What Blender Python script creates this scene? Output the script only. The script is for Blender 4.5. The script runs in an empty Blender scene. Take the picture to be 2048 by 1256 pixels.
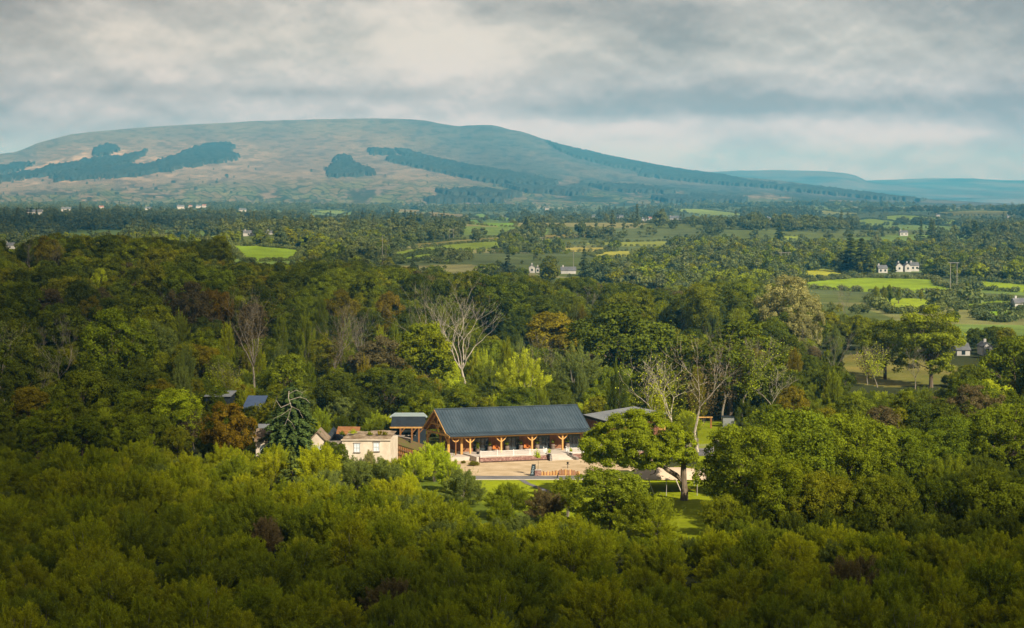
import bpy, math, random
import numpy as np
from mathutils import Vector

# ------------------------------------------------------------------ camera, world, sun
scene = bpy.context.scene
COL = scene.collection
F = 2048 * 70 / 36.0
CAM_H = 46.0
TP = 243.0 / F
PITCH = math.atan(TP)
cam_data = bpy.data.cameras.new('camera')
cam_data.lens = 70; cam_data.sensor_width = 36
cam_data.clip_start = 1; cam_data.clip_end = 60000
cam = bpy.data.objects.new('camera', cam_data); COL.objects.link(cam)
cam.location = (0, 0, CAM_H); cam.rotation_euler = (math.pi/2 - PITCH, 0, 0)
scene.camera = cam
scene.view_settings.view_transform = 'Standard'
scene.view_settings.look = 'None'
scene.view_settings.exposure = 0.68
scene.view_settings.gamma = 1.0
cy = scene.cycles
cy.max_bounces = 5; cy.diffuse_bounces = 3; cy.glossy_bounces = 2
cy.transmission_bounces = 3; cy.transparent_max_bounces = 8; cy.volume_bounces = 0
cy.use_denoising = True
cy.caustics_reflective = False; cy.caustics_refractive = False
cy.sample_clamp_indirect = 4

SUN_AZ = math.radians(-54)      # from +X towards -Y
SUN_EL = math.radians(36)
SUN = Vector((math.cos(SUN_EL)*math.cos(SUN_AZ), math.cos(SUN_EL)*math.sin(SUN_AZ), math.sin(SUN_EL)))
sd = bpy.data.lights.new('sun', 'SUN'); sd.energy = 5.0; sd.angle = math.radians(0.6)
sd.color = (1.0, 0.89, 0.72)
so = bpy.data.objects.new('sun', sd); COL.objects.link(so)
so.rotation_euler = SUN.to_track_quat('Z', 'Y').to_euler(); so.location = (200, -200, 300)

world = bpy.data.worlds.new('World'); scene.world = world; world.use_nodes = True
def build_world():
    nt = world.node_tree; nt.nodes.clear(); N = nt.nodes.new; L = nt.links.new
    out = N('ShaderNodeOutputWorld')
    sky = N('ShaderNodeTexSky'); sky.sky_type = 'NISHITA'; sky.sun_disc = False
    sky.sun_elevation = SUN_EL; sky.sun_rotation = math.pi/2 - SUN_AZ
    b1 = N('ShaderNodeBackground'); L(sky.outputs[0], b1.inputs[0]); b1.inputs[1].default_value = 0.05
    tc = N('ShaderNodeTexCoord'); sep = N('ShaderNodeSeparateXYZ'); L(tc.outputs['Generated'], sep.inputs[0])
    def m(op, a, b=None, c=None, clamp=False):
        n = N('ShaderNodeMath'); n.operation = op; n.use_clamp = clamp
        for i, v in enumerate((a, b, c)):
            if v is None: continue
            if isinstance(v, (int, float)): n.inputs[i].default_value = v
            else: L(v, n.inputs[i])
        return n.outputs[0]
    def mapr(v, a, b, c, d):
        n = N('ShaderNodeMapRange'); n.interpolation_type = 'SMOOTHSTEP'
        L(v, n.inputs[0])
        for i, q in enumerate((a, b, c, d)): n.inputs[i+1].default_value = q
        return n.outputs[0]
    az = m('ARCTAN2', sep.outputs[0], sep.outputs[1])     # 0 ahead, + right
    el = m('ARCSINE', sep.outputs[2])
    def noise(sx, sz, scale, detail, rough, off=0.0, dist=0.0, lift=0.0):
        cb = N('ShaderNodeCombineXYZ')
        L(m('MULTIPLY', az, sx), cb.inputs[0]); L(m('MULTIPLY', m('ADD', el, lift), sz), cb.inputs[1]); cb.inputs[2].default_value = off
        n = N('ShaderNodeTexNoise'); n.inputs['Scale'].default_value = scale
        n.inputs['Detail'].default_value = detail; n.inputs['Roughness'].default_value = rough
        n.inputs['Distortion'].default_value = dist
        L(cb.outputs[0], n.inputs['Vector']); return n.outputs[0]
    n1 = noise(1.0, 1.55, 9.5, 5, 0.5, 3.3, 0.0)
    n1b = noise(1.0, 1.55, 9.5, 5, 0.5, 3.3, 0.0, 0.005)
    n2 = noise(1.0, 1.25, 26, 5, 0.52, 9.1, 0.0)
    n2b = noise(1.0, 1.25, 26, 5, 0.52, 9.1, 0.0, 0.0022)
    c = m('ADD', m('MULTIPLY', m('SUBTRACT', n1, 0.5), 1.45), m('MULTIPLY', m('SUBTRACT', n2, 0.5), 0.36))
    c = m('ADD', c, m('MULTIPLY', m('SUBTRACT', n1, n1b), 3.2))
    c = m('ADD', c, m('MULTIPLY', m('SUBTRACT', n2, n2b), 1.0))
    def blob(px, py, wx, wy, amp):
        a0 = math.atan((px-1024)/F); e0 = math.atan((385-py)/F)
        dx = m('DIVIDE', m('SUBTRACT', az, a0), wx/F); dy = m('DIVIDE', m('SUBTRACT', el, e0), wy/F)
        r = m('ADD', m('MULTIPLY', dx, dx), m('MULTIPLY', dy, dy))
        return m('MULTIPLY', m('EXPONENT', m('MULTIPLY', r, -1.0)), amp)
    for b in SKY_BLOBS:
        c = m('ADD', c, blob(*b))
    f = mapr(c, -0.55, 0.6, 0.0, 1.0)
    ramp = N('ShaderNodeValToRGB'); L(f, ramp.inputs[0])
    e = ramp.color_ramp.elements
    e[0].position = 0.0; e[0].color = (0.20, 0.192, 0.182, 1)
    e[1].position = 1.0; e[1].color = (0.54, 0.505, 0.46, 1)
    for p_, c_ in ((0.3, (0.30, 0.285, 0.265, 1)), (0.6, (0.375, 0.36, 0.335, 1))):
        q = e.new(p_); q.color = c_
    # overhead, above anything the lens sees, the sky is dimmed to lower its fill light
    dim = mapr(el, math.radians(6.5), math.radians(20), 1.0, SKY_TOP)
    tint = N('ShaderNodeMix'); tint.data_type = 'RGBA'; tint.blend_type = 'MULTIPLY'; tint.inputs[0].default_value = 1
    # the far, low part of the sky is seen through many kilometres of bright air
    low = N('ShaderNodeMix'); low.data_type = 'RGBA'; low.blend_type = 'MULTIPLY'
    L(mapr(el, math.radians(0.3), math.radians(4.6), 1.0, 0.0), low.inputs[0]); L(ramp.outputs[0], low.inputs[6]); low.inputs[7].default_value = SKY_LOW
    L(low.outputs[2], tint.inputs[6])
    cc = N('ShaderNodeCombineColor')
    for i in range(3): L(dim, cc.inputs[i])
    L(cc.outputs[0], tint.inputs[7])
    b2 = N('ShaderNodeBackground'); L(tint.outputs[2], b2.inputs[0]); b2.inputs[1].default_value = 1.0
    mx = N('ShaderNodeMixShader'); mx.inputs[0].default_value = 0.9
    L(b1.outputs[0], mx.inputs[1]); L(b2.outputs[0], mx.inputs[2]); L(mx.outputs[0], out.inputs[0])
SKY_TOP = 0.10
SKY_LOW = (1.08, 1.02, 1.35, 1)
SKY_BLOBS = [(250,70,260,70,.32),(840,110,190,60,.32),(1010,70,120,40,.2),(480,150,200,40,.18),(110,200,160,30,.22),(900,210,300,16,.2),
             (1450,215,620,24,-.38),(700,190,150,14,-.25),(350,185,300,12,-.25),(1900,60,350,90,-.08),(1500,150,350,30,.22),
             (1350,255,500,22,.3),(1850,275,160,14,.3),(1500,340,600,40,.12),(20,20,130,60,-.3),(2040,260,120,160,-.15),
             (1400,20,200,30,-.15),(0,300,300,60,-.05),(1024,340,2400,70,.32)]
build_world()

# ------------------------------------------------------------------ helpers
def tag(o, label=None, cat=None, group=None, kind=None):
    if label: o['label'] = label
    if cat: o['category'] = cat
    if group: o['group'] = group
    if kind: o['kind'] = kind
    return o
def pixdir(px, py):
    px = np.asarray(px, float); py = np.asarray(py, float)
    u = (px-1024)/F; v = (628-py)/F
    c, s = math.cos(PITCH), math.sin(PITCH)
    return np.stack([u, c + v*s, -s + v*c], -1)
def at(px, py, Y):
    d = pixdir(px, py); t = Y/d[..., 1]
    return np.array([d[..., 0]*t, Y, CAM_H + d[..., 2]*t])
def proj(x, y, z):
    c, s = math.cos(PITCH), math.sin(PITCH)
    rz = z - CAM_H
    d = y*c - rz*s; w = y*s + rz*c
    return 1024 + F*x/d, 628 - F*w/d
def rowY(py, z=0.0):          # distance at which a point of height z stands on row py
    d = pixdir(1024, py); return (z-CAM_H)/d[2]*d[1]
def hashn(ix, iy, seed):
    h = (ix.astype(np.int64)*374761393 + iy.astype(np.int64)*668265263 + seed*1442695041) & 0xffffffff
    h = ((h ^ (h >> 13))*1274126177) & 0xffffffff
    return ((h ^ (h >> 16)) & 0xffff)/65535.0
def vnoise(x, y, seed=0):
    x = np.asarray(x, float); y = np.asarray(y, float)
    ix = np.floor(x); iy = np.floor(y); fx = x-ix; fy = y-iy
    fx = fx*fx*(3-2*fx); fy = fy*fy*(3-2*fy)
    a = hashn(ix, iy, seed); b = hashn(ix+1, iy, seed); c = hashn(ix, iy+1, seed); d = hashn(ix+1, iy+1, seed)
    return (a*(1-fx)+b*fx)*(1-fy) + (c*(1-fx)+d*fx)*fy
def fbm(x, y, seed=0, oct=4, rough=0.5):
    s = 0; a = 1; t = 0
    for i in range(oct):
        s = s + a*vnoise(x*2**i, y*2**i, seed+i*17); t += a; a *= rough
    return s/t
def sstep(v, a, b):
    t = np.clip((np.asarray(v, float)-a)/(b-a), 0, 1); return t*t*(3-2*t)
def inpoly(x, y, poly):
    r = np.zeros(np.shape(x), bool); n = len(poly)
    for i in range(n):
        x1, y1 = poly[i]; x2, y2 = poly[(i+1) % n]
        if y1 == y2: continue
        c = ((y1 > y) != (y2 > y)) & (x < (x2-x1)*(y-y1)/(y2-y1)+x1)
        r ^= c
    return r
def terrain(x, y):
    x = np.asarray(x, float); y = np.asarray(y, float)
    h = 15*np.exp(-((x+185)/135)**2 - ((y-770)/170)**2)
    h = h + 4*np.exp(-((x+20)/160)**2 - ((y-720)/120)**2)
    a = sstep(y, 850, 1300)
    h = h + a*((fbm(x/420+5, y/300, 3, 3)-0.5)*18)*sstep(-y, -5200, -1500) + a*2
    h = h + a*(fbm(x/700, y/900, 8, 2)-0.5)*16*sstep(y, 1500, 3000)
    h = h + sstep(y, 3800, 5600)*8
    h = h + 11*np.exp(-((x-20)/260)**2 - ((y-1850)/260)**2)
    h = h + 7*np.exp(-((x+190)/90)**2 - ((y-1560)/120)**2)
    return h
TT = np.concatenate([np.linspace(150, 1200, 700), np.geomspace(1203, 9000, 1200)])
def ground_hit(px, py):
    d = pixdir(px, py)
    X = d[0]*TT/d[1]; Z = CAM_H + d[2]*TT/d[1]
    H = terrain(X, TT)
    k = np.argmax(Z < H)
    if not (Z < H).any(): k = len(TT)-1
    return float(X[k]), float(TT[k]), float(H[k])

def new_obj(name, mesh, parent=None, loc=None):
    o = bpy.data.objects.new(name, mesh); COL.objects.link(o)
    if loc is not None: o.location = loc
    if parent is not None: o.parent = parent
    return o
def empty(name, loc, rz=0.0):
    o = bpy.data.objects.new(name, None); COL.objects.link(o)
    o.location = loc; o.rotation_euler = (0, 0, rz); o.empty_display_size = 0.5
    return o
def tri_mesh(name, V, T, mat, rnd=None):
    me = bpy.data.meshes.new(name)
    n, t = len(V), len(T)
    me.vertices.add(n); me.vertices.foreach_set('co', np.ascontiguousarray(V, np.float32).ravel())
    k = T.shape[1]
    me.loops.add(t*k); me.loops.foreach_set('vertex_index', np.ascontiguousarray(T, np.int32).ravel())
    me.polygons.add(t); me.polygons.foreach_set('loop_start', np.arange(0, t*k, k, dtype=np.int32))
    me.polygons.foreach_set('loop_total', np.full(t, k, np.int32))
    if rnd is not None:
        a = me.attributes.new('rnd', 'FLOAT', 'FACE'); a.data.foreach_set('value', rnd.astype(np.float32))
    me.update(calc_edges=True)
    if mat: me.materials.append(mat)
    return me
class MB:
    """collects polygons in world space; build() links them as one mesh, relative to its parent's base"""
    def __init__(s): s.v = []; s.f = []
    def quad(s, *p):
        b = len(s.v); s.v += [tuple(q) for q in p]; s.f.append(tuple(range(b, b+len(p))))
    def hexa(s, p):     # 8 points: bottom 4 ccw, top 4 ccw
        b = len(s.v); s.v += [tuple(q) for q in p]
        for f in ((3,2,1,0),(4,5,6,7),(0,1,5,4),(1,2,6,5),(2,3,7,6),(3,0,4,7)): s.f.append(tuple(b+i for i in f))
    def box(s, c, d, rz=0.0):
        ca, sa = math.cos(rz), math.sin(rz); P = []
        for z in (-.5, .5):
            for x, y in ((-.5,-.5),(.5,-.5),(.5,.5),(-.5,.5)):
                X, Y = x*d[0], y*d[1]; P.append((c[0]+X*ca-Y*sa, c[1]+X*sa+Y*ca, c[2]+z*d[2]))
        s.hexa(P)
    def bar(s, p, q, w, h=None, up=(0,0,1)):
        h = h or w; p = Vector(p); q = Vector(q); d = (q-p).normalized(); u = Vector(up)
        if abs(d.dot(u)) > .97: u = Vector((0,1,0))
        a = d.cross(u).normalized()*(w/2); b = a.cross(d).normalized()*(h/2)
        s.hexa([p-a-b, p+a-b, q+a-b, q-a-b, p-a+b, p+a+b, q+a+b, q-a+b])
    def tube(s, pts, rad, n=6, cap=True):
        pts = [Vector(p) for p in pts]; b0 = len(s.v)
        for i, p in enumerate(pts):
            d = (pts[min(i+1, len(pts)-1)]-pts[max(i-1, 0)])
            if d.length < 1e-6: d = Vector((0,0,1))
            d.normalize(); u = Vector((1,0,0)) if abs(d.x) < .8 else Vector((0,1,0))
            a = d.cross(u).normalized(); b = d.cross(a)
            for k in range(n):
                t = 2*math.pi*k/n; s.v.append(tuple(p + (a*math.cos(t)+b*math.sin(t))*rad[i]))
        for i in range(len(pts)-1):
            for k in range(n):
                s.f.append((b0+i*n+k, b0+i*n+(k+1) % n, b0+(i+1)*n+(k+1) % n, b0+(i+1)*n+k))
        if cap:
            s.f.append(tuple(b0+k for k in range(n))[::-1]); s.f.append(tuple(b0+(len(pts)-1)*n+k for k in range(n)))
    def lathe(s, c, prof, n=12):
        b0 = len(s.v)
        for r, z in prof:
            for k in range(n):
                t = 2*math.pi*k/n; s.v.append((c[0]+r*math.cos(t), c[1]+r*math.sin(t), c[2]+z))
        for i in range(len(prof)-1):
            for k in range(n):
                s.f.append((b0+i*n+k, b0+i*n+(k+1) % n, b0+(i+1)*n+(k+1) % n, b0+(i+1)*n+k))
        s.f.append(tuple(b0+k for k in range(n))[::-1]); s.f.append(tuple(b0+(len(prof)-1)*n+k for k in range(n)))
    def build(s, name, mat, parent=None, loc=None, smooth=False):
        base = Vector((0,0,0))
        if parent is not None:
            base = Vector(parent.location)
            if parent.parent is not None: base = base + Vector(parent.parent.location)
        elif loc is not None: base = Vector(loc)
        me = bpy.data.meshes.new(name)
        me.from_pydata([tuple(Vector(v)-base) for v in s.v], [], s.f); me.update()
        if smooth: me.shade_smooth()
        me.materials.append(mat)
        o = bpy.data.objects.new(name, me); COL.objects.link(o)
        if parent is not None: o.parent = parent
        elif loc is not None: o.location = loc
        return o

# ------------------------------------------------------------------ materials
def mat_new(name):
    m = bpy.data.materials.new(name); m.use_nodes = True
    nt = m.node_tree; nt.nodes.clear(); return m, nt, nt.nodes.new, nt.links.new
def surf(name, col, col2=None, scale=1.0, rough=0.85, spec=0.3, stretch=(1,1,1), bump=0.0, metal=0.0, detail=6, contrast=(0.35,0.65), third=None, coord='Object'):
    m, nt, N, L = mat_new(name)
    out = N('ShaderNodeOutputMaterial'); p = N('ShaderNodeBsdfPrincipled'); L(p.outputs[0], out.inputs[0])
    p.inputs['Roughness'].default_value = rough; p.inputs['Specular IOR Level'].default_value = spec; p.inputs['Metallic'].default_value = metal
    if col2 is None:
        p.inputs['Base Color'].default_value = (*col, 1); return m
    tc = N('ShaderNodeTexCoord'); mp = N('ShaderNodeMapping'); L(tc.outputs[coord], mp.inputs[0]); mp.inputs['Scale'].default_value = stretch
    n = N('ShaderNodeTexNoise'); n.inputs['Scale'].default_value = scale; n.inputs['Detail'].default_value = detail; n.inputs['Roughness'].default_value = .6
    L(mp.outputs[0], n.inputs['Vector'])
    r = N('ShaderNodeValToRGB'); L(n.outputs[0], r.inputs[0]); e = r.color_ramp.elements
    e[0].position = contrast[0]; e[0].color = (*col, 1); e[1].position = contrast[1]; e[1].color = (*col2, 1)
    if third: q = e.new(min(contrast[1]+.12, .98)); q.color = (*third, 1)
    L(r.outputs[0], p.inputs['Base Color'])
    if bump:
        b = N('ShaderNodeBump'); b.inputs['Distance'].default_value = bump; L(n.outputs[0], b.inputs['Height']); L(b.outputs[0], p.inputs['Normal'])
    return m
LEAF = 2.1
def foliage(name, cols, tr=0.35, lift=1.0):
    cols = [tuple(min(v*LEAF*lift, .6) for v in c) for c in cols]
    """cols: list of leaf albedos the plants of this kind vary between"""
    m, nt, N, L = mat_new(name)
    out = N('ShaderNodeOutputMaterial'); df = N('ShaderNodeBsdfDiffuse'); tl = N('ShaderNodeBsdfTranslucent'); mx = N('ShaderNodeMixShader')
    mx.inputs[0].default_value = tr
    oi = N('ShaderNodeObjectInfo'); r = N('ShaderNodeValToRGB'); e = r.color_ramp.elements
    tc = N('ShaderNodeTexCoord'); n = N('ShaderNodeTexNoise'); n.inputs['Scale'].default_value = 0.35; n.inputs['Detail'].default_value = 3
    L(tc.outputs['Object'], n.inputs['Vector'])
    ad = N('ShaderNodeMath'); ad.operation = 'MULTIPLY_ADD'; L(n.outputs[0], ad.inputs[0]); ad.inputs[1].default_value = 0.5
    L(oi.outputs['Random'], ad.inputs[2])
    s2 = N('ShaderNodeMath'); s2.operation = 'SUBTRACT'; L(ad.outputs[0], s2.inputs[0]); s2.inputs[1].default_value = 0.25
    L(s2.outputs[0], r.inputs[0])
    k = len(cols)
    e[0].position = 0; e[0].color = (*cols[0], 1); e[1].position = 1; e[1].color = (*cols[-1], 1)
    for i in range(1, k-1):
        q = e.new(i/(k-1)); q.color = (*cols[i], 1)
    at_ = N('ShaderNodeAttribute'); at_.attribute_name = 'rnd'; at_.attribute_type = 'GEOMETRY'
    mr = N('ShaderNodeMapRange'); L(at_.outputs['Fac'], mr.inputs[0]); mr.inputs[3].default_value = 0.45; mr.inputs[4].default_value = 1.6
    mu = N('ShaderNodeVectorMath'); mu.operation = 'SCALE'; L(r.outputs[0], mu.inputs[0]); L(mr.outputs[0], mu.inputs['Scale'])
    col = mu.outputs[0]
    L(col, df.inputs[0])
    hs = N('ShaderNodeMix'); hs.data_type = 'RGBA'; hs.blend_type = 'MULTIPLY'; hs.inputs[0].default_value = 1
    L(col, hs.inputs[6]); hs.inputs[7].default_value = (1.3, 1.25, .45, 1); L(hs.outputs[2], tl.inputs[0])
    L(df.outputs[0], mx.inputs[1]); L(tl.outputs[0], mx.inputs[2]); L(mx.outputs[0], out.inputs[0])
    return m
M = {}
M['willow'] = foliage('leaf_willow', [(.085,.108,.005),(.125,.145,.005),(.152,.166,.005),(.110,.130,.005),(.118,.132,.006),(.155,.163,.005),(.095,.120,.009)], .35, 1.08)
M['greywillow'] = foliage('leaf_sallow', [(.085,.110,.022),(.105,.13,.028),(.08,.105,.018)], .35, .85)
M['bright'] = foliage('leaf_young', [(.17,.21,.010),(.21,.235,.012),(.14,.18,.012)])
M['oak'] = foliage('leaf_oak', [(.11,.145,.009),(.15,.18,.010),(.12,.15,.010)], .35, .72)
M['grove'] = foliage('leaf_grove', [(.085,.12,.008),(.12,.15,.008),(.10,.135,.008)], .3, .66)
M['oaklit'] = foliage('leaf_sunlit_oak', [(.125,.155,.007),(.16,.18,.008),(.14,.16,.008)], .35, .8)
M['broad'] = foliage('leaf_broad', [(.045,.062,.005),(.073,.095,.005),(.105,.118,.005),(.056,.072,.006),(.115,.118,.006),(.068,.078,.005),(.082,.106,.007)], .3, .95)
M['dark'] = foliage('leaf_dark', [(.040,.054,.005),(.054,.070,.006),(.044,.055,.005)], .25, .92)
M['autumn'] = foliage('leaf_autumn', [(.125,.085,.006),(.14,.10,.007),(.11,.10,.007)], .35, .85)
M['gold'] = foliage('leaf_gold', [(.12,.105,.006),(.135,.115,.007),(.105,.11,.007)], .35, .8)
M['russet'] = foliage('leaf_russet', [(.07,.058,.022),(.08,.062,.026),(.065,.06,.024)])
M['fir'] = foliage('needles_fir', [(.034,.055,.014),(.045,.068,.018),(.034,.055,.012)], .15, 1.15)
M['feather'] = foliage('leaf_feathery', [(.15,.15,.055),(.17,.165,.06)])
M['far'] = foliage('leaf_far', [(.040,.055,.018),(.06,.075,.020),(.075,.088,.022),(.042,.058,.022),(.065,.078,.024),(.08,.09,.03),(.055,.07,.022)], .2, .9)
M['bark'] = surf('bark', (.10,.075,.05), (.19,.155,.11), 3, .95, .1, (1,1,.25), .03)
M['deadwood'] = surf('dead_wood', (.35,.31,.24), (.54,.49,.39), 2, .9, .1, (1,1,.3), .01)
M['greybark'] = surf('grey_bark', (.18,.16,.12), (.32,.29,.22), 2, .9, .1, (1,1,.3))
# ------------------------------------------------------------------ land: fields, ground sheet, mountain, hills
def poly_ground(pp): return [ground_hit(*p)[:2] for p in pp]
FIELDS_PX = [   # name key, polygon as seen, albedo
 ('bright', [(455,491),(520,492),(602,500),(606,508),(592,521),(540,523),(490,524),(470,510)], (.13,.20,.014)),
 ('mid', [(772,506),(835,497),(905,488),(965,484),(1062,482),(1062,491),(990,497),(905,502),(835,510),(790,515)], (.11,.15,.022)),
 ('mid', [(790,520),(880,508),(880,514),(830,524),(795,528)], (.12,.17,.02)),
 ('mid', [(865,526),(935,511),(938,518),(900,529)], (.11,.16,.02)),
 ('brown', [(820,488),(1000,474),(1010,480),(900,489),(830,494)], (.12,.11,.05)),
 ('tan', [(1110,499),(1150,494),(1215,495),(1212,502),(1140,504)], (.24,.21,.07)),
 ('tan', [(1170,510),(1215,503),(1268,502),(1265,513),(1190,515)], (.22,.22,.05)),
 ('brown', [(1085,471),(1180,466),(1180,474),(1085,478)], (.13,.11,.05)),
 ('mid', [(1150,487),(1330,482),(1400,487),(1330,494),(1240,492)], (.14,.16,.04)),
 ('far', [(945,430),(965,427),(1038,437),(1036,443),(1000,441),(955,437)], (.12,.20,.04)),
 ('far', [(930,441),(955,439),(1034,448),(1030,454),(980,452),(935,448)], (.10,.18,.04)),
 ('far', [(765,421),(800,418),(845,420),(840,426),(790,425)], (.14,.12,.06)),
 ('far', [(800,428),(868,424),(935,429),(930,434),(860,434)], (.15,.12,.06)),
 ('far', [(1345,417),(1400,418),(1490,429),(1480,433),(1400,430),(1350,425)], (.15,.20,.03)),
 ('far', [(1600,423),(1650,421),(1730,427),(1700,431),(1620,429)], (.16,.17,.05)),
 ('far', [(1760,433),(1800,430),(1930,442),(1925,449),(1900,453),(1840,446),(1770,441)], (.14,.20,.02)),
 ('far', [(1705,442),(1740,437),(1795,444),(1790,451),(1720,449)], (.13,.18,.02)),
 ('far', [(1870,425),(1960,421),(2045,424),(2040,431),(1900,432)], (.14,.14,.05)),
 ('far', [(1560,470),(1600,473),(1610,480),(1570,480)], (.15,.19,.03)),
 ('yellow', [(1592,545),(1640,538),(1710,545),(1712,553),(1640,560),(1605,558)], (.22,.23,.03)),
 ('big', [(1585,567),(1655,560),(1730,555),(1800,557),(1870,559),(1880,572),(1940,582),(1890,588),(1780,586),(1660,580),(1590,576)], (.14,.205,.014)),
 ('big', [(1915,562),(1980,563),(2048,569),(2100,572),(2100,585),(2048,585),(1960,580),(1920,574)], (.15,.21,.014)),
 ('near', [(1740,600),(1780,596),(1885,598),(1880,612),(1870,624),(1790,628),(1748,612)], (.17,.225,.012)),
 ('near', [(1900,612),(2000,600),(2040,606),(2040,614),(1930,620)], (.13,.19,.014)),
 ('near', [(1958,626),(2000,621),(2048,620),(2048,634),(2010,645),(1968,640)], (.13,.22,.012)),
 ('rough', [(1690,710),(1760,706),(1900,728),(1940,740),(1900,768),(1780,775),(1700,765),(1680,735)], (.25,.20,.05)),
 ('left', [(300,455),(345,453),(343,460),(305,461)], (.13,.15,.03)),
 ('left', [(350,462),(420,461),(435,470),(380,475)], (.09,.13,.025)),
 ('left', [(620,424),(660,420),(700,424),(680,430)], (.12,.17,.05)),
]
FIELDS = [(k, poly_ground(pp), c) for k, pp, c in FIELDS_PX]
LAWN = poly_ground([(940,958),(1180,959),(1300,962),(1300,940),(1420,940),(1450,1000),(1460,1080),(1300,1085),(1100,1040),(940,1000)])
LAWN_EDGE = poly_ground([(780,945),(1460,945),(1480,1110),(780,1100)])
LAWN2 = poly_ground([(1395,845),(1470,843),(1480,920),(1470,965),(1400,965),(1395,920)])

def cells(x, y):
    """the valley's network of small fields: a random number per field and the distance to its hedge"""
    g = 1 + 1.2*sstep(y, 1300, 2200) + 1.6*sstep(y, 2400, 4000)
    wx = (fbm(x/400, y/400, 101, 2)-.5)*260; wy = (fbm(x/350, y/350, 102, 2)-.5)*240
    u = (x+wx+.25*y)/(105*g); v = (y+wy)/(120*g); u = u + (np.floor(v) % 2)*.5
    return hashn(np.floor(u), np.floor(v), 103), np.minimum(np.minimum(u % 1, 1-u % 1)*105*g, np.minimum(v % 1, 1-v % 1)*120*g)
def build_ground():
    rows = np.concatenate([np.linspace(150, 700, 190)[:-1], np.array([rowY(r) for r in np.arange(646, 412, -0.8)])])
    rows = np.unique(np.concatenate([rows, np.geomspace(6400, 24000, 30)])); rows = rows[(rows > 149)]
    rows = np.concatenate([np.array([-300., 0, 80]), rows])
    us = np.linspace(-0.36, 0.36, 900)
    Yg, U = np.meshgrid(rows, us, indexing='ij')
    X = U*np.maximum(Yg, 300); Z = terrain(X, Yg)
    Z = Z - sstep(Yg, 5600, 7500)*30
    n, k = Yg.shape
    V = np.stack([X, Yg, Z], -1).reshape(-1, 3)
    i = np.arange((n-1)*(k-1)); r, c = i//(k-1), i % (k-1)
    Q = np.stack([r*k+c, r*k+c+1, (r+1)*k+c+1, (r+1)*k+c], -1)
    me = tri_mesh('ground', V, Q, None)
    me.shade_smooth()
    C = np.empty((len(V), 4), np.float32); C[:] = (.045, .055, .016, 1)
    x, y = V[:, 0], V[:, 1]
    far = np.maximum(sstep(y, 820, 950), sstep(y, 560, 640)*sstep(x/np.maximum(y, 1), .125, .15))[:, None]
    tone = fbm(x/160, y/130, 4, 3)[:, None]
    C[:, :3] = C[:, :3]*(1-far) + far*(np.array([.07,.10,.022])*(1-tone) + tone*np.array([.12,.145,.035]))
    cid, ed = cells(x, y)
    for t_, c in ((.16, (.10,.15,.03)), (.30, (.16,.155,.06)), (.42, (.07,.09,.03)), (.52, (.12,.125,.04)), (.6, (.13,.17,.035))):
        lo = {.16: 0, .30: .16, .42: .30, .52: .42, .6: .52}[t_]; k = (cid >= lo) & (cid < t_) & (far[:, 0] > .9)
        C[k, :3] = np.array(c)*1.35*(.85+.3*vnoise(x[k]/20, y[k]/40, 3))[:, None]
    for kname, poly, c in FIELDS:
        px_ = [p[0] for p in poly]; py_ = [p[1] for p in poly]
        bb = (x > min(px_)) & (x < max(px_)) & (y > min(py_)) & (y < max(py_))
        ii = np.where(bb)[0]; ii = ii[inpoly(x[ii], y[ii], poly)]
        v = 0.82+0.36*fbm(x[ii]/25, y[ii]/60, 5, 3)[:, None]
        C[ii, :3] = np.array(c)*v*1.45*np.array([1, 1, .6])
        if kname == 'rough':
            t = fbm(x[ii]/9, y[ii]/14, 6, 4)[:, None]; C[ii, :3] = np.array((.28,.22,.06))*t*1.1 + np.array((.10,.13,.02))*(1-t)
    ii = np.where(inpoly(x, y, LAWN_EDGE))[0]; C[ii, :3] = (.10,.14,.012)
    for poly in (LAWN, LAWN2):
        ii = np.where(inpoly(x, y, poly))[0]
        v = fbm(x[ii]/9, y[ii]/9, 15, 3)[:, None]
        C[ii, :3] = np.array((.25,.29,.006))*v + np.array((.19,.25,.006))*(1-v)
    a = me.color_attributes.new('land', 'FLOAT_COLOR', 'POINT'); a.data.foreach_set('color', C.ravel())
    m, nt, N, L = mat_new('ground_cover')
    out = N('ShaderNodeOutputMaterial'); p = N('ShaderNodeBsdfPrincipled'); L(p.outputs[0], out.inputs[0])
    p.inputs['Roughness'].default_value = .95; p.inputs['Specular IOR Level'].default_value = .1
    at_ = N('ShaderNodeAttribute'); at_.attribute_name = 'land'
    tc = N('ShaderNodeTexCoord'); nn = N('ShaderNodeTexNoise'); nn.inputs['Scale'].default_value = .9; nn.inputs['Detail'].default_value = 8; nn.inputs['Roughness'].default_value = .7
    L(tc.outputs['Object'], nn.inputs['Vector'])
    n2 = N('ShaderNodeTexNoise'); n2.inputs['Scale'].default_value = .06; n2.inputs['Detail'].default_value = 5; L(tc.outputs['Object'], n2.inputs['Vector'])
    ad = N('ShaderNodeMath'); L(nn.outputs[0], ad.inputs[0]); L(n2.outputs[0], ad.inputs[1])
    mr = N('ShaderNodeMapRange'); L(ad.outputs[0], mr.inputs[0]); mr.inputs[1].default_value = .7; mr.inputs[2].default_value = 1.3; mr.inputs[3].default_value = .62; mr.inputs[4].default_value = 1.35
    mu = N('ShaderNodeVectorMath'); mu.operation = 'SCALE'; L(at_.outputs['Color'], mu.inputs[0]); L(mr.outputs[0], mu.inputs['Scale']); L(mu.outputs[0], p.inputs['Base Color'])
    me.materials.append(m)
    o = new_obj('ground', me); tag(o, kind='structure')
build_ground()

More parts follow.
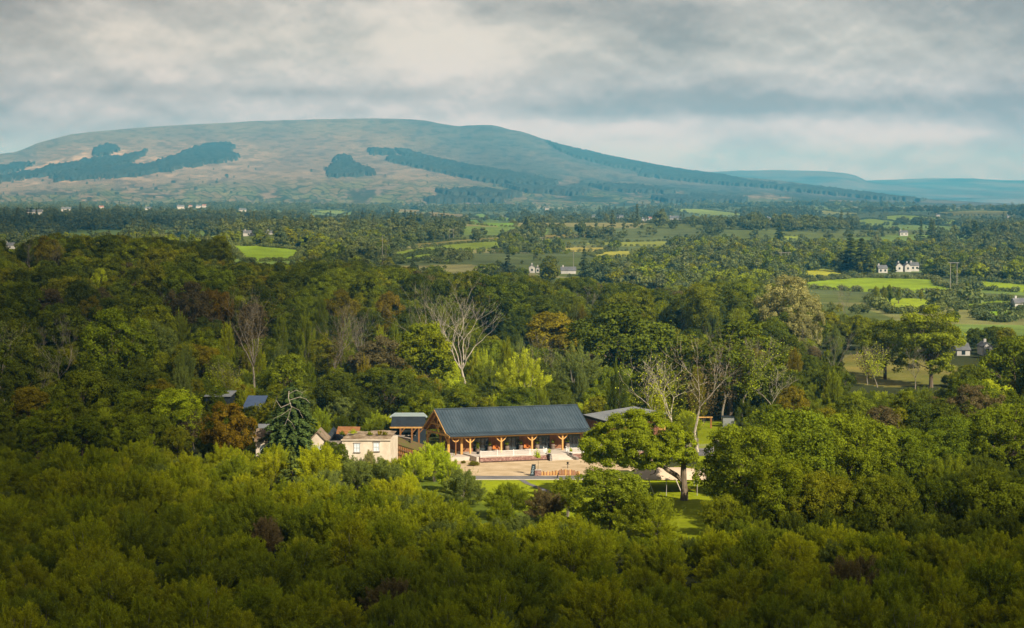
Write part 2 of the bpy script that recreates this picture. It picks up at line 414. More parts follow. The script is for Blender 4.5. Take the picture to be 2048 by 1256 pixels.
RIDGE = np.array([(-400,345),(-200,325),(0,308),(30,304),(50,297),(75,286),(110,277),(145,268),(200,262),(250,258),(300,254),(350,251),(400,248),(450,245.5),(500,242.5),(580,240),(650,238),(720,237),(780,237),(820,238.5),(850,241),(880,247),(905,251),(920,252.5),(940,250.5),(985,250),(1000,253),(1020,259),(1040,262),(1060,268),(1100,283),(1140,295),(1180,305),(1230,317),(1280,327),(1330,336),(1380,344),(1450,352),(1520,357),(1600,366),(1680,377),(1760,388),(1860,398),(1950,404),(2048,408),(2300,411)], float)
PLANT = [
 [(405,290),(466,288.5),(468,297),(460,304),(475,311),(474,319),(440,325),(400,330),(330,342),(290,350),(215,357),(105,363),(105,352),(210,336),(300,330),(350,312),(390,297)],
 [(-50,338),(0,334),(35,329),(70,326),(60,333),(20,345),(0,352),(-50,356)],
 [(105,332),(180,320),(260,312),(300,300),(280,318),(262,328),(200,338),(100,350),(0,366),(-50,370),(-50,360),(0,355),(60,345)],
 [(186,303),(192,296),(200,293),(215,290.5),(232,292),(234,303),(215,311),(188,313)],
 [(655,334),(670,330),(672,315),(684,313),(700,315),(708,325),(722,332),(728,338),(745,338),(748,350),(720,352),(700,352),(655,354)],
 [(732,302),(742,300),(785,301),(790,311),(745,309)],
 [(788,299),(815,302),(840,310),(900,325),(950,335),(1020,345),(1080,358),(1120,366),(1080,372),(1000,368),(960,362),(900,350),(830,334),(765,320),(775,315),(815,316),(800,308)],
 [(1092,281),(1110,290),(1180,306),(1280,326),(1380,343),(1440,351),(1490,362),(1400,358),(1300,345),(1220,332),(1150,315),(1115,300),(1095,288)],
 [(1270,342),(1400,352),(1500,364),(1560,370),(1540,376),(1400,366),(1280,352)],
 [(1540,372),(1620,374),(1700,384),(1780,394),(1850,402),(1760,400),(1640,388),(1560,380)],
 [(850,400),(880,396),(1000,399),(1010,404),(860,405)],
 [(1000,372),(1100,376),(1180,384),(1150,390),(1050,384)],[(870,382),(960,380),(1040,388),(1020,394),(900,392)],
 [(1180,372),(1260,372),(1360,382),(1340,388),(1220,382)],[(1300,398),(1400,392),(1500,400),(1480,406),(1340,406)],
]
def build_mountain():
    pxs = np.arange(-420, 2320, 2.4); nt_ = 330
    t = np.linspace(0, 1, nt_)
    PX, T = np.meshgrid(pxs, t)
    ridge = np.interp(PX, RIDGE[:, 0], RIDGE[:, 1]) + (fbm(PX/22, PX*0+3.3, 77, 3)-.5)*1.6
    D = 5300 + 4300*T - 2200*sstep(PX, 1000, 2000)*T
    foot = 414.0
    f = T**0.88 + .035*np.sin(T*9+PX/130)*T*(1-T)*2
    f = f + (fbm(PX/140, T*5, 31, 4)-.5)*.16*T*(1-T)*2
    row = foot + (ridge-foot)*np.clip(f, 0, 1)
    und = (fbm(PX/60+T*3, T*14, 21, 4)-.5)*2.3*sstep(T, 0, .2)*sstep(1-T, 0, .15)
    row = row + und
    d = pixdir(PX, row)
    Xw = d[..., 0]*D/d[..., 1]; Z = CAM_H + d[..., 2]*D/d[..., 1]
    Yw = D.copy()
    # land cover by place on the mountain, with cloud shadow coloured into its right
    base = np.empty(PX.shape+(3,)); 
    n1 = fbm(PX/90, T*7, 41, 4); n2 = fbm(PX/30+T*2, T*24, 42, 3); n3 = fbm(PX/220, T*9, 43, 3)
    moor = np.array([.25,.205,.145]); green = np.array([.17,.155,.10]); heath = np.array([.13,.11,.09]); pale = np.array([.46,.36,.24])
    w = sstep(T, .72, .92)[..., None]*.8
    base = moor*(1-w) + green*w
    k = sstep(n1, .48, .66)[..., None]; base = base*(1-k*.45)+heath*k*.45
    k = (sstep(n1*.6+n2*.4, .5, .62)*sstep(-PX, -620, -120)*sstep(T, .2, .4)*sstep(-T, -.85, -.6))[..., None]; base = base*(1-k)+pale*k
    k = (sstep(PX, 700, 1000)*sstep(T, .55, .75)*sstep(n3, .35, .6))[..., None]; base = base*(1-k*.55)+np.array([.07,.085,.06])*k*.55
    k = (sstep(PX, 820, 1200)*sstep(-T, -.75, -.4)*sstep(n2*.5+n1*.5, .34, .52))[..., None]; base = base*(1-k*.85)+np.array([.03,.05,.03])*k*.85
    k = (sstep(PX, 620, 1000)*sstep(T, .3, .5))[..., None]; base = base*(1-k*.62)+np.array([.06,.08,.075])*k*.62  # cloud shadow put into the colour: right slopes darker and bluer
    n4 = fbm(PX/14, row/3.2, 47, 4); k = sstep(n4, .52, .66)[..., None]; base = base*(1-k*.3)
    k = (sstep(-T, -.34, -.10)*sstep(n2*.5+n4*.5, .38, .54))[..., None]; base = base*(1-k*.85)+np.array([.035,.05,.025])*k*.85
    # enclosed fields on the lower slopes
    cx = PX/26 + T*7 + fbm(PX/50, T*12, 52, 2)*2.5; cyy = T*30 + fbm(PX/60, T*5, 51, 3)*9
    cell = hashn(np.floor(cx+ (np.floor(cyy) % 2)*.5), np.floor(cyy), 61)
    ex = np.abs(((cx+(np.floor(cyy) % 2)*.5) % 1)-.5)*2; ey = np.abs((cyy % 1)-.5)*2
    farm = sstep(-T, -.36, -.12)*sstep(fbm(PX/90, T*9, 63, 3), .44, .56)
    fc = np.where((cell < .35)[..., None], np.array([.17,.20,.07]), np.where((cell < .7)[..., None], np.array([.21,.19,.10]), np.array([.11,.14,.05])))
    hedge = ((ex > .86) | (ey > .78))[..., None]
    fc = np.where(hedge, np.array([.035,.05,.02]), fc)
    base = base*(1-farm[..., None]*.65) + fc*farm[..., None]*.65
    base *= (.8+.4*n2)[..., None]
    wob = (fbm(PX/9, row/5, 71, 3)-.5)
    inwood = np.zeros(PX.shape, bool)
    for pl in PLANT:
        inwood |= inpoly(PX + wob*20 + (vnoise(PX/3, row/1.2, 73)-.5)*7, row + wob*6 + (vnoise(PX/4, row/1.5, 74)-.5)*2.5, pl)
    sp = vnoise(PX/7, row/2.6, 91); clump = (sp > .95) & (T < .42) & (T > .02) & (fbm(PX/100, T*8, 92, 2) > .45)
    gr = inwood | clump
    Z = Z + np.where(inwood, 8 + 5*vnoise(PX/3, T*160, 93), np.where(clump, 5, 0))
    for _ in range(3): gr[:-1] |= gr[1:]
    base[gr] = np.array([.045,.056,.040])*(.8+.4*vnoise(PX[gr]/8, T[gr]*60, 94))[:, None]
    # back slope so that the mountain closes behind its ridge
    for dd, dz in ((250, -6), (900, -60), (1900, -420)):
        Xw = np.vstack([Xw, Xw[nt_-1:nt_]*(1+dd/9600)]); Yw = np.vstack([Yw, Yw[nt_-1:nt_]+dd]); Z = np.vstack([Z, np.maximum(Z[nt_-1:nt_]+dz, -25)])
        base = np.vstack([base, base[nt_-1:nt_]])
    Z[0] -= 20
    n, k = Z.shape
    V = np.stack([Xw, Yw, Z], -1).reshape(-1, 3)
    i = np.arange((n-1)*(k-1)); r, c = i//(k-1), i % (k-1)
    Q = np.stack([r*k+c, r*k+c+1, (r+1)*k+c+1, (r+1)*k+c], -1)
    me = tri_mesh('mountain', V, Q, None)
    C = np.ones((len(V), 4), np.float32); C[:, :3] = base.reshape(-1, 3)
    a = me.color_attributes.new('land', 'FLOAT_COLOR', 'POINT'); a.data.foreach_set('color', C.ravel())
    m, nt, N, L = mat_new('moorland')
    out = N('ShaderNodeOutputMaterial'); p = N('ShaderNodeBsdfDiffuse'); L(p.outputs[0], out.inputs[0])
    at_ = N('ShaderNodeAttribute'); at_.attribute_name = 'land'
    tc = N('ShaderNodeTexCoord'); nn = N('ShaderNodeTexNoise'); nn.inputs['Scale'].default_value = .02; nn.inputs['Detail'].default_value = 7; nn.inputs['Roughness'].default_value = .7
    L(tc.outputs['Object'], nn.inputs['Vector'])
    mr = N('ShaderNodeMapRange'); L(nn.outputs[0], mr.inputs[0]); mr.inputs[1].default_value = .3; mr.inputs[2].default_value = .7; mr.inputs[3].default_value = .86; mr.inputs[4].default_value = 1.14
    mu = N('ShaderNodeVectorMath'); mu.operation = 'SCALE'; L(at_.outputs['Color'], mu.inputs[0]); L(mr.outputs[0], mu.inputs['Scale']); L(mu.outputs[0], p.inputs[0])
    me.materials.append(m)
    tag(new_obj('mountain', me), kind='structure')
    # the low hills far beyond
    for name, rd, D0, D1 in (('far_hills', [(1200,372),(1390,346),(1440,343),(1480,341),(1560,340),(1640,342),(1690,346),(1712,351),(1722,356),(1732,361),(1760,366),(1900,378),(2300,392)], 12000, 13800),
                             ('distant_hills', [(1500,366),(1600,362),(1730,361),(1800,359),(1850,356.5),(1950,357),(1965,359),(2048,361),(2200,366),(2400,372)], 13500, 15800)):
        pxs = np.arange(rd[0][0], rd[-1][0], 4.0); t = np.linspace(0, 1, 60); PX, T = np.meshgrid(pxs, t)
        rg = np.interp(PX, [q[0] for q in rd], [q[1] for q in rd]) + (fbm(PX/30, PX*0, 7, 3)-.5)*1.2
        if name == 'far_hills': D1v = D1
        row = 400 + (rg-400)*(T**.8) + (fbm(PX/60, T*6, 15, 3)-.5)*4*T*(1-T)
        D = D0 + (D1-D0)*T; d = pixdir(PX, row)
        Xw = d[..., 0]*D/d[..., 1]; Z = CAM_H + d[..., 2]*D/d[..., 1]; Z[0] -= 150
        Xw = np.vstack([Xw, Xw[-1:]*1.1]); D = np.vstack([D, D[-1:]*1.1]); Z = np.vstack([Z, Z[-1:]*.2])
        n, k = Z.shape; V = np.stack([Xw, D, Z], -1).reshape(-1, 3)
        i = np.arange((n-1)*(k-1)); r, c = i//(k-1), i % (k-1)
        Q = np.stack([r*k+c, r*k+c+1, (r+1)*k+c+1, (r+1)*k+c], -1)
        me = tri_mesh(name, V, Q, surf(name+'_cover', (.03,.038,.03), (.15,.125,.10), .0022, .95, 0)); me.shade_smooth()
        tag(new_obj(name, me), kind='structure')
build_mountain()

# ------------------------------------------------------------------ haze over the valley, and an unseen cloud sheet added to shade the ground
def build_haze():
    mb = MB(); mb.box((0, 9500, 190), (16000, 20600, 480))
    m, nt, N, L = mat_new('haze_air')
    out = N('ShaderNodeOutputMaterial'); v = N('ShaderNodeVolumePrincipled'); L(v.outputs[0], out.inputs['Volume'])
    v.inputs['Color'].default_value = HAZE_COL; v.inputs['Density'].default_value = HAZE_DEN; v.inputs['Anisotropy'].default_value = -0.2; v.inputs['Absorption Color'].default_value = (.64, .64, .64, 1)
    o = mb.build('haze', m); tag(o, kind='stuff', label='thin blue air haze over the whole valley', cat='haze')
HAZE_COL = (.075, .47, .86, 1); HAZE_DEN = 1.12e-4
build_haze()
def build_shade_cloud():
    """an unseen cloud sheet added to block the sun; its shaped holes light the clearing, the near bushes and the right-hand fields"""
    Hc = 1100.0
    sx, sy = SUN.x/SUN.z*Hc, SUN.y/SUN.z*Hc
    gx = np.linspace(-2600, 2600, 261); gy = np.linspace(-400, 4400, 241)
    GX, GY = np.meshgrid(gx, gy)
    # a fine patch over the near ground
    def dens(x, y):
        d = np.full(x.shape, 0.915)
        n = (fbm(x/120, y/120, 5, 3)-.5)
        def hole(cx, cy_, rx, ry, amt, soft=.5):
            r = np.sqrt(((x-cx)/rx)**2+((y-cy_)/ry)**2) + n*.5
            return amt*(1-sstep(r, 1-soft, 1+soft))
        o = np.zeros(x.shape)
        for h in SUN_HOLES: o = np.maximum(o, hole(*h))
        d = d*(1-o)
        return d
    near = np.unique(np.concatenate([gy, np.linspace(100, 1100, 120)])); nearx = np.unique(np.concatenate([gx, np.linspace(-350, 350, 90)]))
    GX, GY = np.meshgrid(nearx, near)
    Dn = dens(GX, GY)
    Dn = Dn*sstep(2600-np.abs(GX), 0, 500)*sstep(GY, -400, -100)*sstep(4400-GY, 0, 800)
    n, k = GX.shape; V = np.stack([GX+sx, GY+sy, np.full(GX.shape, Hc)], -1).reshape(-1, 3)
    i = np.arange((n-1)*(k-1)); r, c = i//(k-1), i % (k-1)
    Q = np.stack([r*k+c, r*k+c+1, (r+1)*k+c+1, (r+1)*k+c], -1)
    me = tri_mesh('shade_cloud_sheet', V, Q, None)
    a = me.attributes.new('thick', 'FLOAT', 'POINT'); a.data.foreach_set('value', Dn.ravel().astype(np.float32))
    m, nt, N, L = mat_new('shade_cloud_vapour')
    out = N('ShaderNodeOutputMaterial'); tr = N('ShaderNodeBsdfTransparent'); tl = N('ShaderNodeBsdfTranslucent'); df = N('ShaderNodeBsdfDiffuse'); mx = N('ShaderNodeMixShader'); m2 = N('ShaderNodeMixShader')
    tl.inputs[0].default_value = (.35,.36,.37,1); df.inputs[0].default_value = (.8,.8,.8,1); m2.inputs[0].default_value = .5
    L(tl.outputs[0], m2.inputs[1]); L(df.outputs[0], m2.inputs[2])
    at_ = N('ShaderNodeAttribute'); at_.attribute_name = 'thick'
    L(at_.outputs['Fac'], mx.inputs[0]); L(tr.outputs[0], mx.inputs[1]); L(m2.outputs[0], mx.inputs[2]); L(mx.outputs[0], out.inputs[0])
    me.materials.append(m)
    tag(new_obj('shade_cloud', me), label='unseen cloud sheet added above the valley to shade the ground', cat='cloud', kind='stuff')
SUN_HOLES = [   # ground position the sun reaches: x, y, rx, ry, how clear, softness
 (6, 318, 64, 50, 1.0, .35), (75, 330, 60, 50, .85, .4), (12, 268, 46, 28, .7, .6), (5, 450, 72, 110, .9, .5), (-55, 470, 60, 110, .35, .6), (90, 450, 80, 110, .85, .5), (165, 900, 190, 360, .98, .5),
 (-60, 500, 40, 60, .25, .5), (130, 640, 120, 160, .75, .5), (90, 1650, 560, 620, .86, .4), (-200, 1560, 130, 190, .9, .4), (100, 3300, 900, 900, .7, .5), (420, 2600, 420, 500, .85, .5), (-700, 3700, 700, 500, .8, .5), (0, 640, 90, 90, .6, .5), (-120, 700, 90, 90, .3, .6)]
build_shade_cloud()
# ------------------------------------------------------------------ plants: generators
def leaf_tris(P, Nn, size, rng, jit=.6, up=0.0, slim=1.0, along=None):
    """one small leaf-spray triangle per point, facing roughly along Nn"""
    n = len(P)
    nn = Nn + rng.normal(0, jit, (n, 3)); nn[:, 2] += up
    nn /= np.linalg.norm(nn, axis=1, keepdims=True)+1e-9
    r = rng.normal(0, 1, (n, 3)); a = np.cross(nn, r); a /= np.linalg.norm(a, axis=1, keepdims=True)+1e-9
    if along is not None:
        a = along + rng.normal(0, .35, (n, 3)); a /= np.linalg.norm(a, axis=1, keepdims=True)+1e-9
        nn = np.cross(a, np.cross(nn, a)); nn /= np.linalg.norm(nn, axis=1, keepdims=True)+1e-9
    b = np.cross(nn, a)
    s = (size*rng.uniform(.6, 1.35, n))[:, None]
    V = np.stack([P + a*s*.75, P - a*s*.45 + b*s*.5*slim, P - a*s*.45 - b*s*.5*slim], 1).reshape(-1, 3)
    return V
def tri_index(n): return np.arange(n*3).reshape(-1, 3)
def crown_lobed(seed, R=5.0, H=9.0, base=2.5, lobes=42, lobe=1.45, leaves=11000, leaf=.34, flat=1.0, holes=.12, lean=(0, 0), low=-.9):
    rng = np.random.default_rng(seed)
    # uneven main outline
    C = []; Rl = []
    k = 0
    while len(C) < lobes and k < 5000:
        k += 1
        u = rng.normal(0, 1, 3); u /= np.linalg.norm(u)
        if u[2] < low: continue
        ang = math.atan2(u[1], u[0]); out = 1 + .16*math.sin(ang*2+seed) + .12*math.sin(ang*3+seed*2.1) + .1*math.sin(ang*5+seed)
        rr = rng.uniform(.62, .93) if rng.random() < .8 else rng.uniform(.25, .6)
        c = np.array([u[0]*R*out*rr, u[1]*R*out*rr, base + H*.48 + u[2]*H*.5*rr*flat])
        if u[2] < 0: c[:2] *= 1.0+.10*u[2]
        c[0] += lean[0]*(c[2]-base)/H; c[1] += lean[1]*(c[2]-base)/H
        C.append(c); Rl.append(lobe*rng.uniform(.6, 1.3)*(1.0 if u[2] > 0 else .8))
    C = np.array(C); Rl = np.array(Rl); An = rng.uniform(.65, 1.45, (len(C), 3))*np.array([1.05, 1.05, .9])
    w = Rl**2; w /= w.sum()
    li = rng.choice(len(C), leaves, p=w)
    d = rng.normal(0, 1, (leaves, 3)); d /= np.linalg.norm(d, axis=1, keepdims=True)
    cen = np.array([0, 0, base+H*.42])
    o = C[li]-cen; o /= np.linalg.norm(o, axis=1, keepdims=True)+1e-9
    flip = (d*o).sum(1) < -.25; d[flip] -= 1.6*(d[flip]*o[flip]).sum(1)[:, None]*o[flip]
    d /= np.linalg.norm(d, axis=1, keepdims=True)
    rad = Rl[li]*(rng.uniform(0.2, 1, leaves)**.33) + rng.exponential(.12, leaves)
    P = C[li] + d*rad[:, None]*An[li]
    keep = vnoise(P[:, 0]*1.3+seed, P[:, 2]*1.5+P[:, 1], seed) > holes
    P, d, li = P[keep], d[keep], li[keep]
    V = leaf_tris(P, d, leaf, rng, .55, .15)
    lobrnd = rng.uniform(.05, .95, len(C)); rnd = np.clip(lobrnd[li]*.6 + rng.uniform(0, .45, len(li)), 0, 1)
    return V, tri_index(len(P)), rnd, C
def crown_shoots(seed, R=2.2, H=4.6, base=.3, shoots=150, per=42, leaf=.15, spread=1.0, slim=.5):
    """feathery rounded bush: shoots fanning up and out, small leaves along their outer half"""
    rng = np.random.default_rng(seed)
    nb = rng.integers(4, 8); bc = np.stack([rng.uniform(-.5, .5, nb)*R, rng.uniform(-.5, .5, nb)*R, rng.uniform(.0, .25, nb)*H], 1)
    bs = rng.uniform(.6, 1.0, nb)
    P = []; Nn = []; rn = []
    for i in range(shoots):
        j = rng.integers(nb); th = rng.uniform(0, 2*math.pi); el = math.asin(rng.uniform(-.05, 1)**1.0)
        d = np.array([math.cos(th)*math.cos(el), math.sin(th)*math.cos(el), math.sin(el)])
        tip = np.array([bc[j, 0]+d[0]*R*bs[j]*.75*spread, bc[j, 1]+d[1]*R*bs[j]*.75*spread, base + bc[j, 2] + H*(.30+.48*d[2]*bs[j])])
        tip *= rng.uniform(.85, 1.07)
        st = np.array([bc[j, 0]*.6, bc[j, 1]*.6, base+H*.12])
        t = rng.uniform(.45, 1.0, per)**.8
        mid = (tip-st)[None]*t[:, None]; mid[:, 2] += np.sin(t*math.pi)*.10*H*(1-d[2])
        tw = rng.normal(0, 1, (per, 3)); tw /= np.linalg.norm(tw, axis=1, keepdims=True)
        p = st + mid + tw*(.20*R*(.35+.65*(1-t))*rng.uniform(.3, 1, per))[:, None]*.8
        p[:, 2] += (t > .9)*rng.uniform(0, .35, per)
        P.append(p); nrm = d[None]*.7 + tw*.6; nrm[:, 2] += .3; Nn.append(nrm); rn.append(np.full(per, rng.uniform(.1, .7)) + rng.uniform(0, .3, per))
    P = np.concatenate(P); Nn = np.concatenate(Nn); rn = np.concatenate(rn)
    V = leaf_tris(P, Nn, leaf, rng, .45, .1, slim)
    return V, tri_index(len(P)), np.clip(rn, 0, 1), bc
def crown_dome(seed, R=2.4, H=5.0, tufts=75, per=125, leaf=.15, tr=.42):
    """rounded feathery bush down to the ground: upright tufts all over an uneven dome"""
    rng = np.random.default_rng(seed); P = []; Nn = []; rn = []; Ax = []
    nb = rng.integers(2, 5); bc = rng.uniform(-.38, .38, (nb, 2))*R; bh = rng.uniform(.78, 1.0, nb); br = rng.uniform(.62, .8, nb)
    bc[0] = 0; bh[0] = 1
    for i in range(tufts):
        j = rng.integers(nb); th = rng.uniform(0, 2*math.pi); sz = rng.uniform(-.15, 1); cz = math.sqrt(max(0, 1-sz*sz))
        d = np.array([math.cos(th)*cz, math.sin(th)*cz, sz]); out = 1+.14*math.sin(th*2+seed)+.1*math.sin(th*3+seed*1.7)
        c = np.array([bc[j, 0]+d[0]*R*br[j]*out, bc[j, 1]+d[1]*R*br[j]*out, H*bh[j]*(.36+.56*d[2])])
        c *= rng.uniform(.84, 1.03)
        ax = d*np.array([1, 1, .8])+np.array([0, 0, .45]); ax /= np.linalg.norm(ax)
        l = rng.uniform(.6, 1.25)*tr*1.5; n = int(per*rng.uniform(.7, 1.3)); t = rng.uniform(-1, 1, n)
        q = rng.normal(0, 1, (n, 3)); q /= np.linalg.norm(q, axis=1, keepdims=True); w = tr*(1-.55*np.clip(t, 0, 1))*rng.uniform(.3, 1, n)
        P.append(c + ax*(t*l)[:, None] + q*w[:, None]); Nn.append(d*1.0+q*.5+ax*.2); Ax.append(np.tile(ax, (n, 1))); rn.append(np.full(n, rng.uniform(.15, .5))+rng.uniform(0, .4, n)*(.5+.5*t))
    for i in range(26):      # long wispy shoots that stand out of the dome
        j = rng.integers(nb); th = rng.uniform(0, 2*math.pi); sz = rng.uniform(.15, 1); cz = math.sqrt(1-sz*sz); d = np.array([math.cos(th)*cz, math.sin(th)*cz, sz])
        c = np.array([bc[j, 0]+d[0]*R*br[j], bc[j, 1]+d[1]*R*br[j], H*bh[j]*(.36+.56*d[2])]); ax = d*.7+np.array([0, 0, .8])+rng.normal(0, .15, 3); ax /= np.linalg.norm(ax); n = 26; t = rng.uniform(0, 1, n)
        P.append(c + ax*(t*rng.uniform(.6, 1.15))[:, None] + rng.normal(0, .055, (n, 3))); Nn.append(np.tile(d, (n, 1))); Ax.append(np.tile(ax, (n, 1))); rn.append(rng.uniform(.3, .9, n))
    P = np.concatenate(P); Nn = np.concatenate(Nn); rn = np.concatenate(rn); Ax = np.concatenate(Ax); k = P[:, 2] > 0; P, Nn, rn, Ax = P[k], Nn[k], rn[k], Ax[k]
    return leaf_tris(P, Nn, leaf, rng, .4, .05, .5, Ax), tri_index(len(P)), np.clip(rn, 0, 1), None
def crown_fir(seed, R=4.0, H=14, base=1.0, whorls=15, per=9, leaf=.35, droop=.25, taper=.8):
    rng = np.random.default_rng(seed); P = []; Nn = []; rn = []
    for w in range(whorls):
        f = w/(whorls-1); z = base + H*f; L_ = R*(1-f)**taper*rng.uniform(.75, 1.1)+.25
        for k in range(per):
            th = rng.uniform(0, 2*math.pi); l = L_*rng.uniform(.6, 1.1); n = int(10+l*26)
            t = rng.uniform(.1, 1, n)**.75
            x = np.cos(th)*l*t; y = np.sin(th)*l*t
            side = rng.normal(0, .14*l, n)*(1.1-t)
            p = np.stack([x - math.sin(th)*side, y + math.cos(th)*side, z - droop*l*t**1.5 + rng.normal(0, .12, n)], 1)
            P.append(p); Nn.append(np.tile([math.cos(th)*.3, math.sin(th)*.3, 1.0], (n, 1))); rn.append(np.full(n, rng.uniform(0, .7))+rng.uniform(0, .3, n))
    P = np.concatenate(P); Nn = np.concatenate(Nn); rn = np.concatenate(rn)
    return leaf_tris(P, Nn, leaf, rng, .35), tri_index(len(P)), np.clip(rn, 0, 1), None
def limbs_mesh(seed, C, base, H, r0, name, mat, lean=(0, 0), fork=None):
    rng = random.Random(seed); mb = MB()
    fz = fork if fork is not None else base + H*.18
    top = Vector((lean[0]*.3, lean[1]*.3, fz))
    mb.tube([(0, 0, -.3), (0, 0, .25), (lean[0]*.1, lean[1]*.1, fz*.5), top], [r0*1.5, r0*1.05, r0*.9, r0*.72], 8)
    for c in C:
        c = Vector(c); m_ = top.lerp(c, .5) + Vector((rng.uniform(-.4, .4), rng.uniform(-.4, .4), rng.uniform(-.1, .6)))
        s = top.lerp(Vector((0, 0, fz*.8)), rng.random())
        mb.tube([s, m_, c], [r0*.38, r0*.22, r0*.06], 5, False)
    me_o = mb.build(name, mat); me = me_o.data; bpy.data.objects.remove(me_o); return me
def bare_mesh(seed, H=12, r0=.3, spread=.55, forks=4, levels=5, fork_h=.35, lean=(0, 0), mat=None, name='branches', up=.25, twist=.25):
    rng = random.Random(seed); mb = MB(); tips = []
    def grow(p, d, L_, r, lev):
        n = 4 if lev < 3 else 3; pts = [p.copy()]; rad = [r]
        for i in range(n):
            d = (d + Vector((rng.uniform(-1, 1), rng.uniform(-1, 1), rng.uniform(-.6, .8)))*twist*1.25 + Vector((0, 0, up*.22))).normalized()
            p = p + d*(L_/n); pts.append(p.copy()); rad.append(max(r*(1-.45*(i+1)/n), .012))
            if lev >= 1 and lev < levels-1 and rng.random() < .34:
                sd_ = (d + Vector((rng.uniform(-1, 1), rng.uniform(-1, 1), rng.uniform(-.3, .7)))*.95).normalized()
                grow(p.copy(), sd_, L_*rng.uniform(.35, .6), max(rad[-1]*.55, .012), lev+1)
        mb.tube(pts, rad, 6 if lev < 2 else (4 if lev < 4 else 3), lev == 0)
        if lev < levels-1:
            k = rng.choice((2, 2, 3)) if lev else forks
            for j in range(k):
                a = 2*math.pi*(j+rng.random()*.5)/k; s = spread*rng.uniform(.6, 1.2)
                dd = (d + Vector((math.cos(a), math.sin(a), 0))*s).normalized()
                grow(p.copy(), dd, L_*rng.uniform(.62, .85) if lev else H*.30*rng.uniform(.8, 1.15), max(rad[-1]*.68, .015), lev+1)
        else: tips.append(p.copy())
    grow(Vector((0, 0, -.2)), Vector((lean[0], lean[1], 1)).normalized(), H*fork_h, r0, 0)
    # scale to the wanted height
    z = max(v[2] for v in mb.v); s = H/z; mb.v = [(x*s, y*s, q*s) for x, y, q in mb.v]
    o = mb.build(name, mat or M['deadwood']); me = o.data; bpy.data.objects.remove(o)
    return me, np.array([tuple(t*s) for t in tips])

# ---- kinds, a few shapes each; a plant in the scene = Empty > crown + trunk (meshes shared between copies)
def mk(name, gen, mat): V, T, r, C = gen; return tri_mesh(name, V, T, M[mat], r), C
def variants(mesh, mats):
    out = []
    for m_ in mats:
        c = mesh.copy(); c.materials.clear(); c.materials.append(M[m_]); out.append(c)
    return out
WILLOW = []      # (crown mesh, trunk mesh)
def stems(seed, n, H, R, mat, r=.04):
    rng = random.Random(seed); mb = MB()
    for i in range(n):
        a = rng.uniform(0, 6.28); q = rng.uniform(.2, .8)*R*.6
        mb.tube([(math.cos(a)*.1, math.sin(a)*.1, -.2), (math.cos(a)*q*.4, math.sin(a)*q*.4, H*.35), (math.cos(a)*q, math.sin(a)*q, H*.8)], [r*1.4, r, r*.3], 5)
    o = mb.build('stem', mat); me = o.data; bpy.data.objects.remove(o); return me
for s in range(7):
    R_, H_ = [(2.5,5.2),(2.9,5.0),(2.2,5.8),(2.6,4.6),(3.1,5.5),(2.0,5.0),(2.7,6.0)][s]
    me, _ = mk('willow_foliage', crown_dome(100+s, R_, H_, 125, 250, .125), 'willow')
    WILLOW.append((me, stems(s, 7, H_, R_, M['greybark'])))
BROAD = []
for s in range(7):
    R_, H_, b_ = [(4.6,11.2,1.3),(5.4,11,1.5),(4.0,13,1.5),(5.0,9.8,1.2),(4.2,14.2,1.8),(5.6,12,1.5),(3.5,11.5,1.5)][s]
    me, C = mk('broad_foliage', crown_lobed(200+s, R_, H_, b_, 170, .76, 24000, .235, 1, .27), 'broad')
    BROAD.append((me, limbs_mesh(s, C[:26], b_, H_, .30, 'trunk', M['bark']), b_+H_))
ROUND = []     # dense rounder crowns of the near grove
for s in range(3):
    R_, H_, b_ = [(6.4,12.4,.6),(5.6,11.2,.6),(7.0,12,.7)][s]
    me, C = mk('grove_foliage', crown_lobed(260+s, R_, H_, b_, 380, .72, 60000, .19, 1, .27), 'grove')
    ROUND.append((me, limbs_mesh(40+s, C[:36], b_, H_, .38, 'trunk', M['bark']), b_+H_))
FAR = []
def far_tree(seed, R_, H_, b_, n, leaf):
    V, T, r, C = crown_lobed(seed, R_, H_, b_, 26, 1.35, n, leaf, 1, .1)
    return tri_mesh('distant_foliage', V, T, M['far'], r)
for s in range(5):
    R_, H_, b_ = [(4.2,8,1.2),(4.8,7,1),(3.2,9,1.5),(5,7.5,1),(3.6,6,.6)][s]
    FAR.append(far_tree(300+s, R_, H_, b_, 1100, .72))
V_, T_, r_, _ = crown_fir(330, 2.6, 15, .6, 12, 8, .8, .2); FARFIR = tri_mesh('distant_needles', V_[:len(V_)//3*3], T_, M['far'], r_)
HB = far_tree(340, 2.2, 3.0, -.3, 260, .65); HB.materials.clear(); HB.materials.append(M['far'])

def plant(name, crown, trunk, loc, s, rz, crown_name='crown', trunk_name='trunk', sz=None):
    e = empty(name, loc, rz); e.scale = (s, s, sz or s)
    c = bpy.data.objects.new(crown_name, crown); COL.objects.link(c); c.parent = e
    if trunk: t = bpy.data.objects.new(trunk_name, trunk); COL.objects.link(t); t.parent = e
    return e

